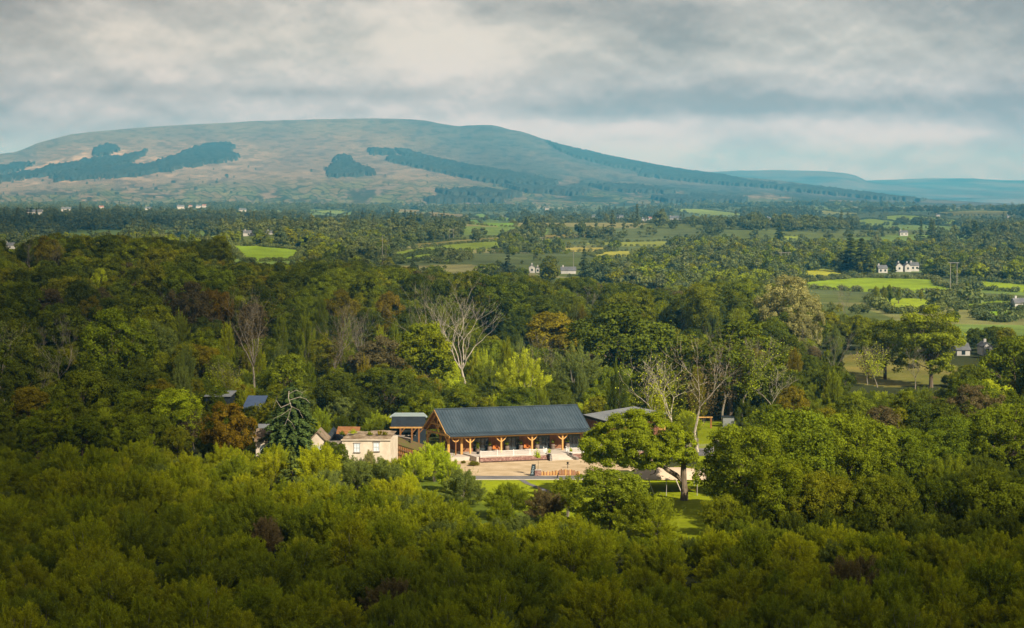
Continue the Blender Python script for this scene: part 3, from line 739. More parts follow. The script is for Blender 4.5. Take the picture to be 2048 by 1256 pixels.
def stuff_instances(name, pts, scl, rz, pick, meshes, label, cat):
    """a mass nobody could count: one object, its plants placed by a node group on its points"""
    me = bpy.data.meshes.new(name); n = len(pts); me.vertices.add(n); me.vertices.foreach_set('co', np.asarray(pts, np.float32).ravel())
    for an, arr, ty in (('scl', scl, 'FLOAT'), ('rz', rz, 'FLOAT'), ('pick', pick, 'INT')):
        a = me.attributes.new(an, ty, 'POINT'); a.data.foreach_set('value', np.asarray(arr, np.float32 if ty == 'FLOAT' else np.int32))
    me.update()
    o = new_obj(name, me)
    g = bpy.data.node_groups.new(name, 'GeometryNodeTree')
    g.interface.new_socket('Geometry', in_out='INPUT', socket_type='NodeSocketGeometry'); g.interface.new_socket('Geometry', in_out='OUTPUT', socket_type='NodeSocketGeometry')
    N = g.nodes.new; L = g.links.new
    gi = N('NodeGroupInput'); go = N('NodeGroupOutput'); ip = N('GeometryNodeInstanceOnPoints'); g2i = N('GeometryNodeGeometryToInstance')
    L(gi.outputs[0], ip.inputs['Points']); L(g2i.outputs[0], ip.inputs['Instance']); ip.inputs['Pick Instance'].default_value = True
    for q in meshes[::-1]:
        ob = bpy.data.objects.new('source_plant', q); oi = N('GeometryNodeObjectInfo'); oi.inputs['Object'].default_value = ob
        L(oi.outputs['Geometry'], g2i.inputs[0])
    def na(nm, ty):
        a = N('GeometryNodeInputNamedAttribute'); a.data_type = ty; a.inputs['Name'].default_value = nm; return a.outputs[0]
    L(na('pick', 'INT'), ip.inputs['Instance Index'])
    cb = N('ShaderNodeCombineXYZ'); L(na('rz', 'FLOAT'), cb.inputs[2]); L(cb.outputs[0], ip.inputs['Rotation'])
    L(na('scl', 'FLOAT'), ip.inputs['Scale']); L(ip.outputs[0], go.inputs[0])
    md = o.modifiers.new('plants', 'NODES'); md.node_group = g
    tag(o, label, cat, kind='stuff'); return o

# ------------------------------------------------------------------ where plants may stand
WINDOWS = [  # x0, y0, x1, y1 seen clear, nothing in front nearer than Y
 (885,812,1190,945,341),(800,812,885,888,341),(1000,940,1190,962,345),(700,864,786,900,330),(516,858,545,878,335),(1165,814,1340,848,352),(960,955,1100,990,300),
 (1305,960,1425,1030,318),(1320,1025,1400,1058,300),(1395,832,1446,920,345),(1180,835,1230,950,300),
 (1694,712,1885,765,425),(1700,590,1880,626,715),(1960,622,2048,642,690),(1660,556,2048,588,900),(1600,545,1700,556,950),
 (458,491,604,521,1400),(1058,528,1080,546,1200),(1120,533,1155,546,1200),(488,790,518,815,372),(1750,528,1842,546,1020),
 (780,497,1060,520,1200),(1110,494,1268,514,1300),(1912,684,1990,712,520),(8,486,36,500,1200),(1350,845,1385,905,330),
 (1770,432,1925,452,2700),(940,428,1036,450,2500),(1345,417,1480,432,4000)]
for _k, _p, _c in FIELDS:
    _x, _y = proj(np.array([a[0] for a in _p]), np.array([a[1] for a in _p]), terrain([a[0] for a in _p], [a[1] for a in _p]))
    _xs = np.sort(_x); _ys = np.sort(_y)
    WINDOWS.append((_xs[1] if len(_xs) > 4 else _xs[0], _ys[0]+1, _xs[-2] if len(_xs) > 4 else _xs[-1], _ys[-1]-1, min(a[1] for a in _p)))
WINDOWS += [(862,555,992,690,402),(1290,700,1395,840,330),(565,770,640,930,320),(1070,625,1150,700,430)]
def blocked(px, py_top, py_base, halfw, Y, wins=WINDOWS):
    b = np.zeros(np.shape(px), bool)
    for x0, y0, x1, y1, Ym in wins:
        b |= (Y < Ym) & (px+halfw*.8 > x0) & (px-halfw*.8 < x1) & (py_top < y1) & (py_base > y0)
    return b
SKY_SCRUB = np.array([(-300,900),(0,905),(120,905),(200,885),(350,885),(480,895),(560,905),(640,905),(700,918),(780,916),(830,900),(890,900),(935,930),(960,968),(1000,985),(1060,992),(1100,965),(1165,962),(1200,1000),(1300,1030),(1330,1078),(1400,1062),(1430,1040),(1500,1040),(1600,1055),(1700,1048),(1800,1060),(1900,1055),(2048,1050),(2400,1045)], float)
SKY_WOOD = np.array([(-400,480),(0,482),(100,474),(250,474),(330,480),(400,486),(438,474),(462,500),(500,520),(540,524),(600,520),(700,527),(800,535),(850,545),(1000,548),(1100,560),(1200,560),(1300,575),(1400,568),(1460,560),(1560,565),(1620,600),(1660,625),(1740,640),(1800,640),(1870,640),(1930,655),(2048,665),(2300,665)], float)
SOLID = []      # world x0,y0,x1,y1 boxes and discs where nothing grows
def free(x, y, r):
    ok = np.ones(np.shape(x), bool)
    for cx, cy_, rr in KEEP: ok &= (x-cx)**2+(y-cy_)**2 > (rr+r*.55)**2
    return ok
def grid_pts(y0, y1, step, seed, umax=.275, jit=.75):
    umax = .335
    rng = np.random.default_rng(seed); ys = np.arange(y0, y1, step); out = []
    for j, y in enumerate(ys):
        w = umax*y+8; xs = np.arange(-w, w, step) + (j % 2)*step/2
        out.append(np.stack([xs, np.full(len(xs), y)], 1))
    P = np.concatenate(out); P += rng.uniform(-.5, .5, P.shape)*step*jit
    return P, rng
KEEP = []       # discs (x, y, r) kept free: filled by what stands there
def W3(px, py, z=0.0):
    Y = rowY(py, z); p = at(px, py, Y); return float(p[0]), float(p[1]), z
# ------------------------------------------------------------------ building materials
M['slate'] = surf('blue_grey_sheet_roof', (.036,.060,.080), (.062,.092,.116), .45, .55, .3, (1,1,1), 0, 0, 5)
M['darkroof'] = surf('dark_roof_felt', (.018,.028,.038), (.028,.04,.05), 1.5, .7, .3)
M['paleroof'] = surf('pale_clear_roof', (.38,.50,.50), (.50,.60,.58), .7, .4, .5)
M['greyroof'] = surf('grey_membrane_roof', (.20,.22,.23), (.27,.29,.30), .35, .8, .3)
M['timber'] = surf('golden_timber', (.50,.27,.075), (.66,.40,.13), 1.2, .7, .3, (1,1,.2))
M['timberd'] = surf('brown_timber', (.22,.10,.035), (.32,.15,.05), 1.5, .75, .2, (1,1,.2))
M['cladding'] = surf('red_brown_boards', (.20,.088,.048), (.33,.165,.10), 1.1, .8, .2, (4,4,.15), .0)
M['glass'] = surf('dark_glass', (.02,.035,.042), None, 1, .08, .8)
M['netcurtain'] = surf('pale_window_glass', (.50,.60,.66), (.72,.80,.84), 2.0, .3, .5)
M['blackmetal'] = surf('black_metal', (.015,.018,.02), None, 1, .5, .4)
M['frame'] = surf('dark_frame', (.02,.025,.03), None, 1, .5, .4)
M['slab'] = surf('pale_paving', (.44,.39,.33), (.52,.47,.41), .8, .85, .2)
M['gravel'] = surf('sandy_gravel', (.38,.29,.17), (.53,.42,.275), .3, .95, .1, (1,1,1), 0, 0, 8)
M['asphalt'] = surf('grey_asphalt', (.125,.125,.13), (.18,.178,.18), .5, .9, .2)
M['redstone'] = surf('purple_red_stone', (.17,.085,.07), (.33,.20,.165), 2.6, .9, .2, (1,1,2.2), .05, 0, 4, (.4,.6), (.5,.42,.34))
M['greystone'] = surf('grey_stone', (.16,.145,.13), (.30,.27,.235), 2.4, .9, .2, (1,1,2), .05, 0, 4, (.4,.6))
M['darkbrown'] = surf('dark_brown_strip', (.05,.03,.022), (.085,.055,.04), 2, .95, .1)
M['render'] = surf('cream_render', (.48,.41,.31), (.62,.545,.43), .7, .9, .2, (1,1,.7), 0, 0, 7, (.3,.55), (.66,.60,.50))
M['white'] = surf('white_paint', (.72,.72,.70), (.82,.82,.80), .5, .7, .3)
M['whitehouse'] = surf('white_house_render', (.40,.40,.38), (.54,.54,.51), .35, .8, .2)
M['houseroof'] = surf('grey_slate_roof', (.10,.11,.12), (.16,.17,.18), .3, .8, .3)
M['redroof'] = surf('red_tile_roof', (.28,.12,.08), (.36,.18,.12), .3, .85, .2)
M['oldsheet'] = surf('weathered_sheet_roof', (.16,.115,.07), (.30,.24,.17), .9, .95, .1, (1,1,1), 0, 0, 7, (.35,.6), (.33,.30,.24))
M['rust'] = surf('rusty_sheet', (.24,.10,.04), (.34,.17,.07), 1.2, .9, .1)
M['bank'] = surf('weedy_bank', (.16,.09,.05), (.10,.12,.03), 1.3, .95, .1)
M['bluesheet'] = surf('blue_sheet_roof', (.06,.10,.19), (.08,.125,.22), .6, .5, .3)
M['canvas'] = surf('sand_canvas', (.52,.42,.30), (.58,.48,.36), .4, .85, .1)
M['barrel'] = surf('oak_barrel', (.10,.06,.04), (.17,.11,.07), 3, .7, .3)
M['hoop'] = surf('barrel_hoop', (.30,.29,.27), None, 1, .5, .5)
M['cushion'] = surf('orange_cushion', (.50,.17,.04), None, 1, .9, .1)
M['wicker'] = surf('grey_wicker', (.22,.20,.17), (.30,.28,.24), 6, .9, .1)
M['pole'] = surf('grey_pole', (.30,.29,.26), None, 1, .8, .2)
M['blackboard'] = surf('blackboard', (.02,.03,.035), None, 1, .8, .2)
M['chalk'] = surf('chalk', (.45,.60,.66), None, 1, .9, .1)
M['terracotta'] = surf('terracotta', (.30,.14,.08), (.38,.2,.12), 3, .9, .1)

# ------------------------------------------------------------------ barn frame of reference
OX, OY = -7.25, 342.3
AV = (math.cos(math.radians(16.6)), math.sin(math.radians(16.6)))
BV = (-math.sin(math.radians(25.5)), math.cos(math.radians(25.5)))
DZ = .95
def B(a, b, z): return (OX+a*AV[0]+b*BV[0], OY+a*AV[1]+b*BV[1], z)
def bbox(mb, a0, a1, b0, b1, z0, z1):
    mb.hexa([B(a0,b0,z0),B(a1,b0,z0),B(a1,b1,z0),B(a0,b1,z0),B(a0,b0,z1),B(a1,b0,z1),B(a1,b1,z1),B(a0,b1,z1)])
def sheet(name, pts, mat, z=None, kind='structure'):
    mb = MB(); mb.quad(*pts); o = mb.build(name, mat); return tag(o, kind=kind)

def barn():
    t = empty('timber_barn', B(10, 5, 0)); tag(t, 'long timber barn with blue grey ribbed roof and open post porch', 'barn')
    a0, a1 = -3.9, 22.3; zr, zk, ze = 8.15, 4.52, 4.20; th = .22
    # main roof, two slopes and the flatter skirt over the porch
    mb = MB()
    def slab(pa, pb, aL, aR, th):
        (b0, z0), (b1, z1) = pa, pb
        mb.hexa([B(aL,b0,z0-th),B(aR,b0,z0-th),B(aR,b1,z1-th),B(aL,b1,z1-th),B(aL,b0,z0),B(aR,b0,z0),B(aR,b1,z1),B(aL,b1,z1)])
    slab((1.0,zk),(6,zr),a0,a1,th); slab((6,zr+.003),(11.2,zk-.1),a0,a1,th); slab((-.75,ze),(1.0,zk-.01),a0-.02,a1+.02,th*.7)
    roof = mb.build('roof', M['slate'], t)
    rb = MB(); k = a0+.16
    while k < a1:
        for (b0, z0), (b1, z1) in (((1.0,zk),(6,zr)), ((-.75,ze),(1.0,zk-.01))):
            p, q = B(k,b0,z0), B(k,b1,z1); rb.bar(p, q, .10, .14)
        k += .52
    rb.build('standing_seams', M['slate'], roof)
    c = MB(); c.bar(B(a0-.05,6,zr+.05), B(a1+.05,6,zr+.05), .42, .12); c.build('ridge_cap', M['slate'], roof)
    g = MB(); g.bar(B(a0,-.8,ze-.16), B(a1,-.8,ze-.16), .13, .13); g.build('gutter', M['blackmetal'], roof)
    # barge boards, left gable (golden timber) and right gable
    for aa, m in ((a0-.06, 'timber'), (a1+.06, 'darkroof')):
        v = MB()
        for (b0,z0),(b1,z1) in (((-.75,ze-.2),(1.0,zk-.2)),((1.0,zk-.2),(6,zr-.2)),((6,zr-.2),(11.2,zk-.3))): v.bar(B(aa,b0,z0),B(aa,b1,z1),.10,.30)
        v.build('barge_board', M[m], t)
    # soffit boards of the open left end
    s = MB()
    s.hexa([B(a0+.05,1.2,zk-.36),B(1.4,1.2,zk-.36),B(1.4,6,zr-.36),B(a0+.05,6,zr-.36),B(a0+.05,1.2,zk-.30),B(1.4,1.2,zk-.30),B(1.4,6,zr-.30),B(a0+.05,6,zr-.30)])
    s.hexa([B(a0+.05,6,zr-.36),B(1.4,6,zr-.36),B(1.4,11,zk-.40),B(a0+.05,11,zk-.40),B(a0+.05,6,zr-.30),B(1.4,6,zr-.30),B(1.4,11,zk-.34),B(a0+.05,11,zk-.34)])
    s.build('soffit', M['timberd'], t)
    # walls set back behind the porch posts, boards between the glazed bays
    wb = 2.35
    back = MB(); bbox(back, -.2, 21.9, 10.4, 10.6, .2, 4.45); back.build('back_wall', M['cladding'], t)
    for e0 in (-.6, 21.7):
        side = MB(); bbox(side, e0, e0+.2, wb, 10.4, .2, 4.5); side.build('end_wall', M['cladding'], t)
    for aa in (-.5, 21.8):
        gb = MB(); q = .09
        gb.hexa([B(aa-q,1.6,4.5),B(aa+q,1.6,4.5),B(aa+q,10.4,4.5),B(aa-q,10.4,4.5),B(aa-q,5.9,7.75),B(aa+q,5.9,7.75),B(aa+q,6.1,7.75),B(aa-q,6.1,7.75)])
        gb.build('gable_wall', M['cladding'], t)
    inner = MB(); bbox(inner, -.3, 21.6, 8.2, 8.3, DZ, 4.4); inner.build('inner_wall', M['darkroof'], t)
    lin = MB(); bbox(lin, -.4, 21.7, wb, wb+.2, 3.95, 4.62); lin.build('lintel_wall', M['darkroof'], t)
    P = 5.6
    for i in range(5):      # board panels behind each post
        c0, c1 = i*P-1.25, i*P+1.55
        if i == 0: c0 = -.4
        if i == 4: c1 = 21.7 if i*P+1.55 > 21.7 else i*P+1.55
        if c0 > 21.6: continue
        c1 = min(c1, 21.7)
        v = MB(); bbox(v, c0, c1, wb-.03, wb+.12, DZ, 3.95); w = v.build('board_panel', M['cladding'], t)
        bt = MB(); k = c0+.12
        while k < c1-.05: bbox(bt, k, k+.05, wb-.065, wb-.032, DZ, 3.94); k += .28
        bt.build('cover_battens', M['timberd'], w)
    for i in range(4):      # glazed bays
        c0, c1 = i*P+1.55, (i+1)*P-1.25
        f = MB(); hd = 3.95
        for k in range(5):
            x = c0 + (c1-c0)*k/4; bbox(f, x-.06, x+.06, wb-.02, wb+.08, DZ, DZ+2.2)
        bbox(f, c0, c1, wb-.03, wb+.09, DZ+2.2, DZ+2.34); bbox(f, c0, c1, wb-.03, wb+.09, DZ, DZ+.12)
        fr = f.build('glazed_door', M['frame'], t)
        for k in range(4):
            x0 = c0+(c1-c0)*k/4+.06; x1 = c0+(c1-c0)*(k+1)/4-.06
            gz = MB(); bbox(gz, x0, x1, wb+.02, wb+.05, DZ+.12, DZ+2.2); gz.build('pane', M['glass'], fr)
        for k in (1, 3):
            h_ = MB(); x = c0+(c1-c0)*k/4+.12; h_.bar(B(x, wb-.08, DZ+.9), B(x, wb-.08, DZ+1.3), .04); h_.build('handle', M['hoop'], fr)
        up = MB(); bbox(up, c0, c1, wb+.03, wb+.06, DZ+2.34, hd); up.build('transom_glass', M['glass'], t)
    # porch frame
    pl = MB(); bbox(pl, a0+.2, a1-.1, -.13, .13, ze-.52, ze-.22); pl.build('wall_plate', M['timber'], t)
    def brace(mb_, p, q):
        p = Vector(p); q = Vector(q); m_ = (p+q)/2; m_.z -= .12; mb_.bar(p, m_, .14, .16); mb_.bar(m_, q, .14, .16)
    for i in range(5):
        a = i*P
        if a > 22: continue
        v = MB(); bbox(v, a-.13, a+.13, -.12, .12, DZ, ze-.52); po = v.build('post', M['timber'], t)
        for s_ in (-1, 1):
            w = MB(); brace(w, B(a+.1*s_,0,ze-1.35), B(a+.95*s_,0,ze-.55)); w.build('brace', M['timber'], po)
        w = MB(); w.bar(B(a,.1,ze-.4), B(a,wb,ze-.4), .12, .2); w.build('tie_beam', M['timberd'], po)
    v = MB(); bbox(v, -2.65, -2.49, -.08, .08, .75, ze-.52); po = v.build('post', M['timberd'], t); po['label'] = 'thin dark footed corner post'
    for s_ in (-1, 1):
        w = MB(); brace(w, B(-2.57+.06*s_,0,ze-1.15), B(-2.57+.7*s_,0,ze-.55)); w.build('brace', M['timber'], po)
    # gable truss and its big curved posts
    for aa in (a0+.55, -1.0):
        v = MB(); v.bar(B(aa,.9,zk-.55), B(aa,10.9,zk-.60), .25, .32)
        v.bar(B(aa,3.2,zk+.95), B(aa,8.8,zk+.95), .2, .26); v.bar(B(aa,6,zk-.5), B(aa,6,zr-.5), .2, .22)
        v.bar(B(aa,6,zk+.1), B(aa,4.0,zr-1.9), .16, .2); v.bar(B(aa,6,zk+.1), B(aa,8.0,zr-1.9), .16, .2)
        v.bar(B(aa,1.2,zk-.45), B(aa,6,zr-.52), .2, .26); v.bar(B(aa,10.8,zk-.5), B(aa,6,zr-.52), .2, .26)
        v.build('gable_truss', M['timber'], t)
        for bb in (1.15, 10.4):
            v = MB(); v.bar(B(aa,bb,.5), B(aa,bb,zk-.6), .40, .40)
            s_ = 1 if bb < 6 else -1
            v.bar(B(aa,bb,zk-1.9), B(aa,bb+1.5*s_,zk-.6), .26, .24); v.build('gable_post', M['timber'], t)
    # cross wing behind the left gable
    return t
barn()
def cross_wing():
    t = empty('flat_roofed_wing', B(-7, 13, 0)); tag(t, 'low dark wing with pale clear roof joined to barn gable', 'building')
    def K(px, py, Y): return tuple(at(px, py, Y))
    yl = 361.0; Zf = 3.75
    x0 = at(782, 856, yl-3)[0]; x1 = at(850, 856, yl-3)[0]
    r = MB(); r.hexa([(x0,yl-4,3.75),(x1,yl-4,3.75),(x1,yl,5.08),(x0,yl,5.08),(x0,yl-4,3.95),(x1,yl-4,3.95),(x1,yl,5.28),(x0,yl,5.28)]); r.build('roof', M['darkroof'], t)
    r = MB(); r.hexa([(x0-.4,yl+.02,5.08),(x1+.3,yl+.02,5.08),(x1-.6,yl+5.5,5.1),(x0+.2,yl+5.5,5.1),(x0-.4,yl+.02,5.33),(x1+.3,yl+.02,5.33),(x1-.6,yl+5.5,5.36),(x0+.2,yl+5.5,5.36)]); r.build('clear_roof', M['paleroof'], t)
    w = MB(); w.box(((x0+x1)/2, yl+.6, 2.3), (x1-x0, .2, 5.3)); w.build('back_wall', M['darkroof'], t)
    w = MB(); w.box(((x0+x1)/2, yl-4.1, 3.72), (x1-x0+.3, .2, .26)); w.build('eaves_beam', M['timber'], t)
    for px in (801, 824, 838):
        x = at(px, 870, yl-4)[0]; w = MB(); w.box((x, yl-4.1, 1.9), (.3, .3, 3.4)); w.bar((x, yl-4.1, 2.7), (x+.8, yl-4.1, 3.6), .18); w.build('post', M['timberd'], t)
    w = MB(); xs = at(803, 870, yl-3)[0]; w.box((xs+.9, yl-2.5, 2.15), (3.2, .2, .22)); w.build('counter', M['slab'], t)
    w = MB(); w.box((xs+.9, yl-1.9, 2.85), (2.6, .1, .5)); w.build('serving_hatch', M['netcurtain'], t)
cross_wing()

def right_building():
    c = [at(1166,829,369), at(1226,846,352), at(1336,826.5,366), at(1269,812.5,386)]
    zt = 5.1
    pts = []
    for q, (px, py) in zip(c, ((1166,829),(1238,849),(1337,826.5),(1268,812.5))):
        Y = rowY(py, zt); p = at(px, py, Y); pts.append((p[0], p[1], zt))
    t = empty('flat_roofed_hall', (sum(p[0] for p in pts)/4, sum(p[1] for p in pts)/4, 0)); tag(t, 'low brown boarded hall with flat grey roof behind the leaning oak', 'building')
    cx, cy_ = t.location.x, t.location.y
    sc = lambda p, s, z: (cx+(p[0]-cx)*s, cy_+(p[1]-cy_)*s, z)
    r = MB(); r.hexa([sc(p,1,zt-.10) for p in pts]+[sc(p,1,zt) for p in pts]); r.build('roof', M['greyroof'], t)
    f = MB(); f.hexa([sc(p,.985,zt-.55) for p in pts]+[sc(p,.985,zt-.103) for p in pts]); f.build('fascia', M['darkroof'], t)
    w = MB(); w.hexa([sc(p,.93,-.2) for p in pts]+[sc(p,.93,zt-.553) for p in pts]); wl = w.build('wall', M['cladding'], t)
    # joints and openings on the two near faces
    n = MB(); A_, Bb = Vector(sc(pts[0],.932,0)), Vector(sc(pts[1],.932,0))
    for k in range(9):
        p = A_.lerp(Bb, (k+.5)/9); n.box((p.x, p.y, 2.3), (.07, .07, 4.4), 0)
    n.build('cover_battens', M['timberd'], wl)
    C_, D_ = Vector(sc(pts[1],.935,0)), Vector(sc(pts[2],.935,0))
    n = MB(); p, q = C_.lerp(D_, .84), C_.lerp(D_, .99); p.z = q.z = 3.3; n.bar(p, q, .1, 2.4); n.build('end_boards', M['timber'], t)
    n = MB(); p, q = C_.lerp(D_, .10), C_.lerp(D_, .70); p.z = q.z = 1.5; n.bar(p, q, .12, 2.6); n.build('glazed_front', M['glass'], t)
    KEEP.append((cx, cy_, 10))
right_building()

# ------------------------------------------------------------------ terrace, forecourt, road, paths
EB = -5.15      # terrace edge in front of the posts
def terrace():
    mb = MB(); bbox(mb, -.9, 30, EB+.35, 10.3, -.3, DZ-.004); tag(mb.build('terrace', M['slab']), kind='structure')
    mb = MB(); bbox(mb, -7.5, -.91, -2.2, 10.5, -.3, .70); tag(mb.build('paving', M['slab']), kind='structure')
    g = poly = [W3(895,912)[:2], W3(893,952)[:2], W3(1130,952.5)[:2], W3(1170,950)[:2], W3(1190,942)[:2], W3(1300,940)[:2], W3(1330,934)[:2], W3(1330,905)[:2], W3(900,903)[:2]]
    mb = MB(); mb.quad(*[(x, y, .045) for x, y in g]); tag(mb.build('forecourt', M['gravel']), kind='structure')
    a, b_, c, d = W3(900,952.6), W3(1330,952.6), W3(1330,959.2), W3(900,959.2)
    mb = MB(); mb.quad(*[(p[0], p[1], .06) for p in (a, d, c, b_)]); tag(mb.build('road', M['asphalt']), kind='structure')
    mb = MB(); p, q = W3(900,959.6), W3(1330,959.6); mb.box(((p[0]+q[0])/2, p[1], .05), (q[0]-p[0], .15, .12)); tag(mb.build('kerb', M['slab']), kind='structure')
    L_ = [(1038,960),(1050,968),(1066,974),(1080,980),(1096,986)]; R_ = [(1049,960),(1062,968),(1080,974),(1098,981),(1112,986)]
    mb = MB()
    for i in range(4): mb.quad(*[(W3(*p)[0], W3(*p)[1], .055) for p in (L_[i], L_[i+1], R_[i+1], R_[i])])
    tag(mb.build('path', M['asphalt']), kind='structure')
terrace()
SA0, SA1 = 11.9, 15.6    # the steps' opening
def stone_wall(a0, a1, label):
    t = empty('retaining_wall', B((a0+a1)/2, EB, 0)); tag(t, label, 'stone wall')
    mb = MB(); bbox(mb, a0, a1, EB, EB+.38, -.3, DZ-.12); mb.build('stonework', M['redstone'], t)
    mb = MB(); bbox(mb, a0-.04, a1+.04, EB-.06, EB+.44, DZ-.117, DZ+.02); mb.build('coping', M['slab'], t)
    mb = MB(); bbox(mb, a0, a1, EB-.62, EB-.02, -.3, .16); mb.build('foot_strip', M['darkbrown'], t)  # dark brown strip along the foot of the wall
stone_wall(-.4, SA0-.1, 'purple red stone retaining wall left of the terrace steps')
stone_wall(SA1+.1, 29.5, 'purple red stone retaining wall right of the terrace steps')
def flank(a, s, label):
    t = empty('flank_wall', B(a, EB, 0)); tag(t, label, 'stone wall')
    mb = MB()
    mb.hexa([B(a-.35*s,EB-.02,-.2),B(a-.05*s,EB-.02,-.2),B(a+.85*s,EB-2.0,-.2),B(a+.45*s,EB-2.0,-.2),B(a-.35*s,EB-.02,DZ+.05),B(a-.05*s,EB-.02,DZ+.05),B(a+.85*s,EB-2.0,.45),B(a+.45*s,EB-2.0,.45)])
    mb.build('stonework', M['greystone'], t)
flank(SA0+.1, -1, 'short grey stone wall sloping down beside the steps on their left')
flank(SA1-.1, 1, 'short grey stone wall sloping down beside the steps on their right')
t = empty('stone_steps', B(13.7, EB, 0)); tag(t, 'pale stone steps rising to the barn terrace', 'steps')
for i in range(5):
    mb = MB(); z = DZ*(1-(i)/5.0)-.19; bbox(mb, SA0-.02*i, SA1+.02*i, EB-.1-.42*(i+1)+.40, EB-.1-.42*i+.40, -.2, z+.002*i); mb.build('step', M['slab'], t)
def railing(a0, a1, b0, b1, label, ends=False):
    t = empty('railing', B((a0+a1)/2, (b0+b1)/2, DZ)); tag(t, label, 'railing')
    n = int(math.hypot(a1-a0, b1-b0)/.19); mb = MB()
    for i in range(n+1):
        f = i/n; a = a0+(a1-a0)*f; b = b0+(b1-b0)*f; mb.bar(B(a,b,DZ+.05), B(a,b,DZ+.98), .045)
    mb.build('bars', M['white'], t)['kind'] = 'stuff'
    for z in (.12, .92):
        mb = MB(); mb.bar(B(a0,b0,DZ+z), B(a1,b1,DZ+z), .06, .05); mb.build('rail', M['white'], t)
    n = max(1, int(abs(a1-a0)/2.8))
    for i in range(n+1):
        f = i/n; a = a0+(a1-a0)*f; b = b0+(b1-b0)*f; mb = MB(); mb.bar(B(a,b,DZ+.02), B(a,b,DZ+1.1), .09); mb.build('post', M['white'], t)
railing(-.2, SA0-.4, EB+.2, EB+.2, 'white picket railing on the terrace edge left of the steps')
railing(SA1+.4, 29.3, EB+.2, EB+.2, 'white picket railing on the terrace edge right of the steps')
railing(SA0-.3, SA0-.1, EB+.25, EB+1.9, 'short dark white topped railing turning in at the steps left side')
railing(SA1+.1, SA1+.3, EB+.25, EB+1.9, 'short railing turning in at the steps right side')
# barrels, chairs, pots on the porch
def barrel(a, b, label, plant_=True):
    t = empty('barrel_planter', B(a, b, DZ)); tag(t, label, 'barrel', 'oak barrels along the barn front')
    mb = MB(); c = B(a, b, DZ); mb.lathe(c, [(.30,0),(.36,.25),(.38,.45),(.36,.65),(.30,.9)], 14); mb.build('staves', M['barrel'], t, smooth=True)
    mb = MB()
    for z in (.12, .34, .58, .78):
        mb.lathe((c[0], c[1], c[2]+z), [(.365+.02*(1-abs(z-.45)*2.2),0),(.365+.02*(1-abs(z-.45)*2.2),.05)], 14)
    mb.build('hoops', M['hoop'], t)
    V, T, r, _ = crown_shoots(int(a*10)+7, .42, .9, 0, 26, 14, .16); me = tri_mesh('potted_leaves', V+np.array([0, 0, .85]), T, M['broad'], r)
    p = new_obj('plant', me, t)
for a, b, l in ((4.15,1.5,'left of the first glazed door'),(7.35,1.5,'right of the second post'),(9.85,1.5,'left of the third post'),(12.85,1.5,'right of the third post'),
                (15.75,1.5,'left of the fourth post'),(18.45,1.5,'right of the fourth post'),(2.0,1.5,'beside the first golden post')):
    barrel(a, b, 'oak barrel with a green plant on top, '+l)
def chair(a, b, label):
    t = empty('wicker_chair', B(a, b, DZ)); tag(t, label, 'chair', 'round backed chairs on the porch')
    mb = MB(); c = B(a, b, DZ); mb.lathe((c[0], c[1], c[2]+.34), [(.42,0),(.45,.1)], 12); mb.build('seat', M['wicker'], t)
    mb = MB()
    for k in range(7):
        th0 = math.pi*(k/7) ; th1 = math.pi*((k+1)/7)
        p0 = B(a+.55*math.cos(th0), b+.38*math.sin(th0)*.8, 0); p1 = B(a+.55*math.cos(th1), b+.38*math.sin(th1)*.8, 0)
        h0 = .55+.6*math.sin(th0); h1 = .55+.6*math.sin(th1)
        mb.quad((p0[0],p0[1],c[2]+.4),(p1[0],p1[1],c[2]+.4),(p1[0],p1[1],c[2]+h1),(p0[0],p0[1],c[2]+h0))
        mb.bar((p0[0],p0[1],c[2]+h0),(p1[0],p1[1],c[2]+h1), .07)
    mb.build('backrest', M['cushion'], t)
    mb = MB(); mb.lathe((c[0], c[1], c[2]+.445), [(.36,0),(.38,.06),(.33,.12)], 12); mb.build('cushion', M['cushion'], t)
    for sx, sy in ((-1,-1),(1,-1),(-1,1),(1,1)):
        mb = MB(); p = B(a+.3*sx, b+.26*sy, 0); mb.bar((p[0],p[1],c[2]),(p[0],p[1],c[2]+.34), .05); mb.build('leg', M['wicker'], t)
chair(5.1, 1.0, 'orange round backed chair left of the second golden post')
chair(10.75, 1.0, 'orange round backed chair left of the third golden post')
def pot(name, p, r, h, mat, lab, cat, sd, ph, pm='bright'):
    t = empty(name, p); tag(t, lab, cat)
    mb = MB(); mb.lathe(p, [(r*.7,0),(r,h*.9),(r*1.08,h)], 12); mb.build('pot', mat, t)
    V, T, rr, _ = crown_shoots(sd, r*1.1, ph, 0, 30, 16, .15); new_obj('leaves', tri_mesh('pot_leaves', V+np.array([0, 0, h*.9]), T, M[pm], rr), t)
pot('potted_shrub', B(SA1+.05, EB-.5, .6), .25, .5, M['blackmetal'], 'dark pot with bright shrub on the right step wall', 'potted plant', 3, .9)
pot('potted_shrub', B(SA0-.15, EB-.4, .6), .25, .5, M['blackmetal'], 'dark pot with small shrub on the left step wall', 'potted plant', 4, .7)
pot('potted_shrub', B(.9, -1.2, DZ), .3, .4, M['blackmetal'], 'leafy potted shrub at the left end of the porch', 'potted plant', 5, 1.5, 'broad')
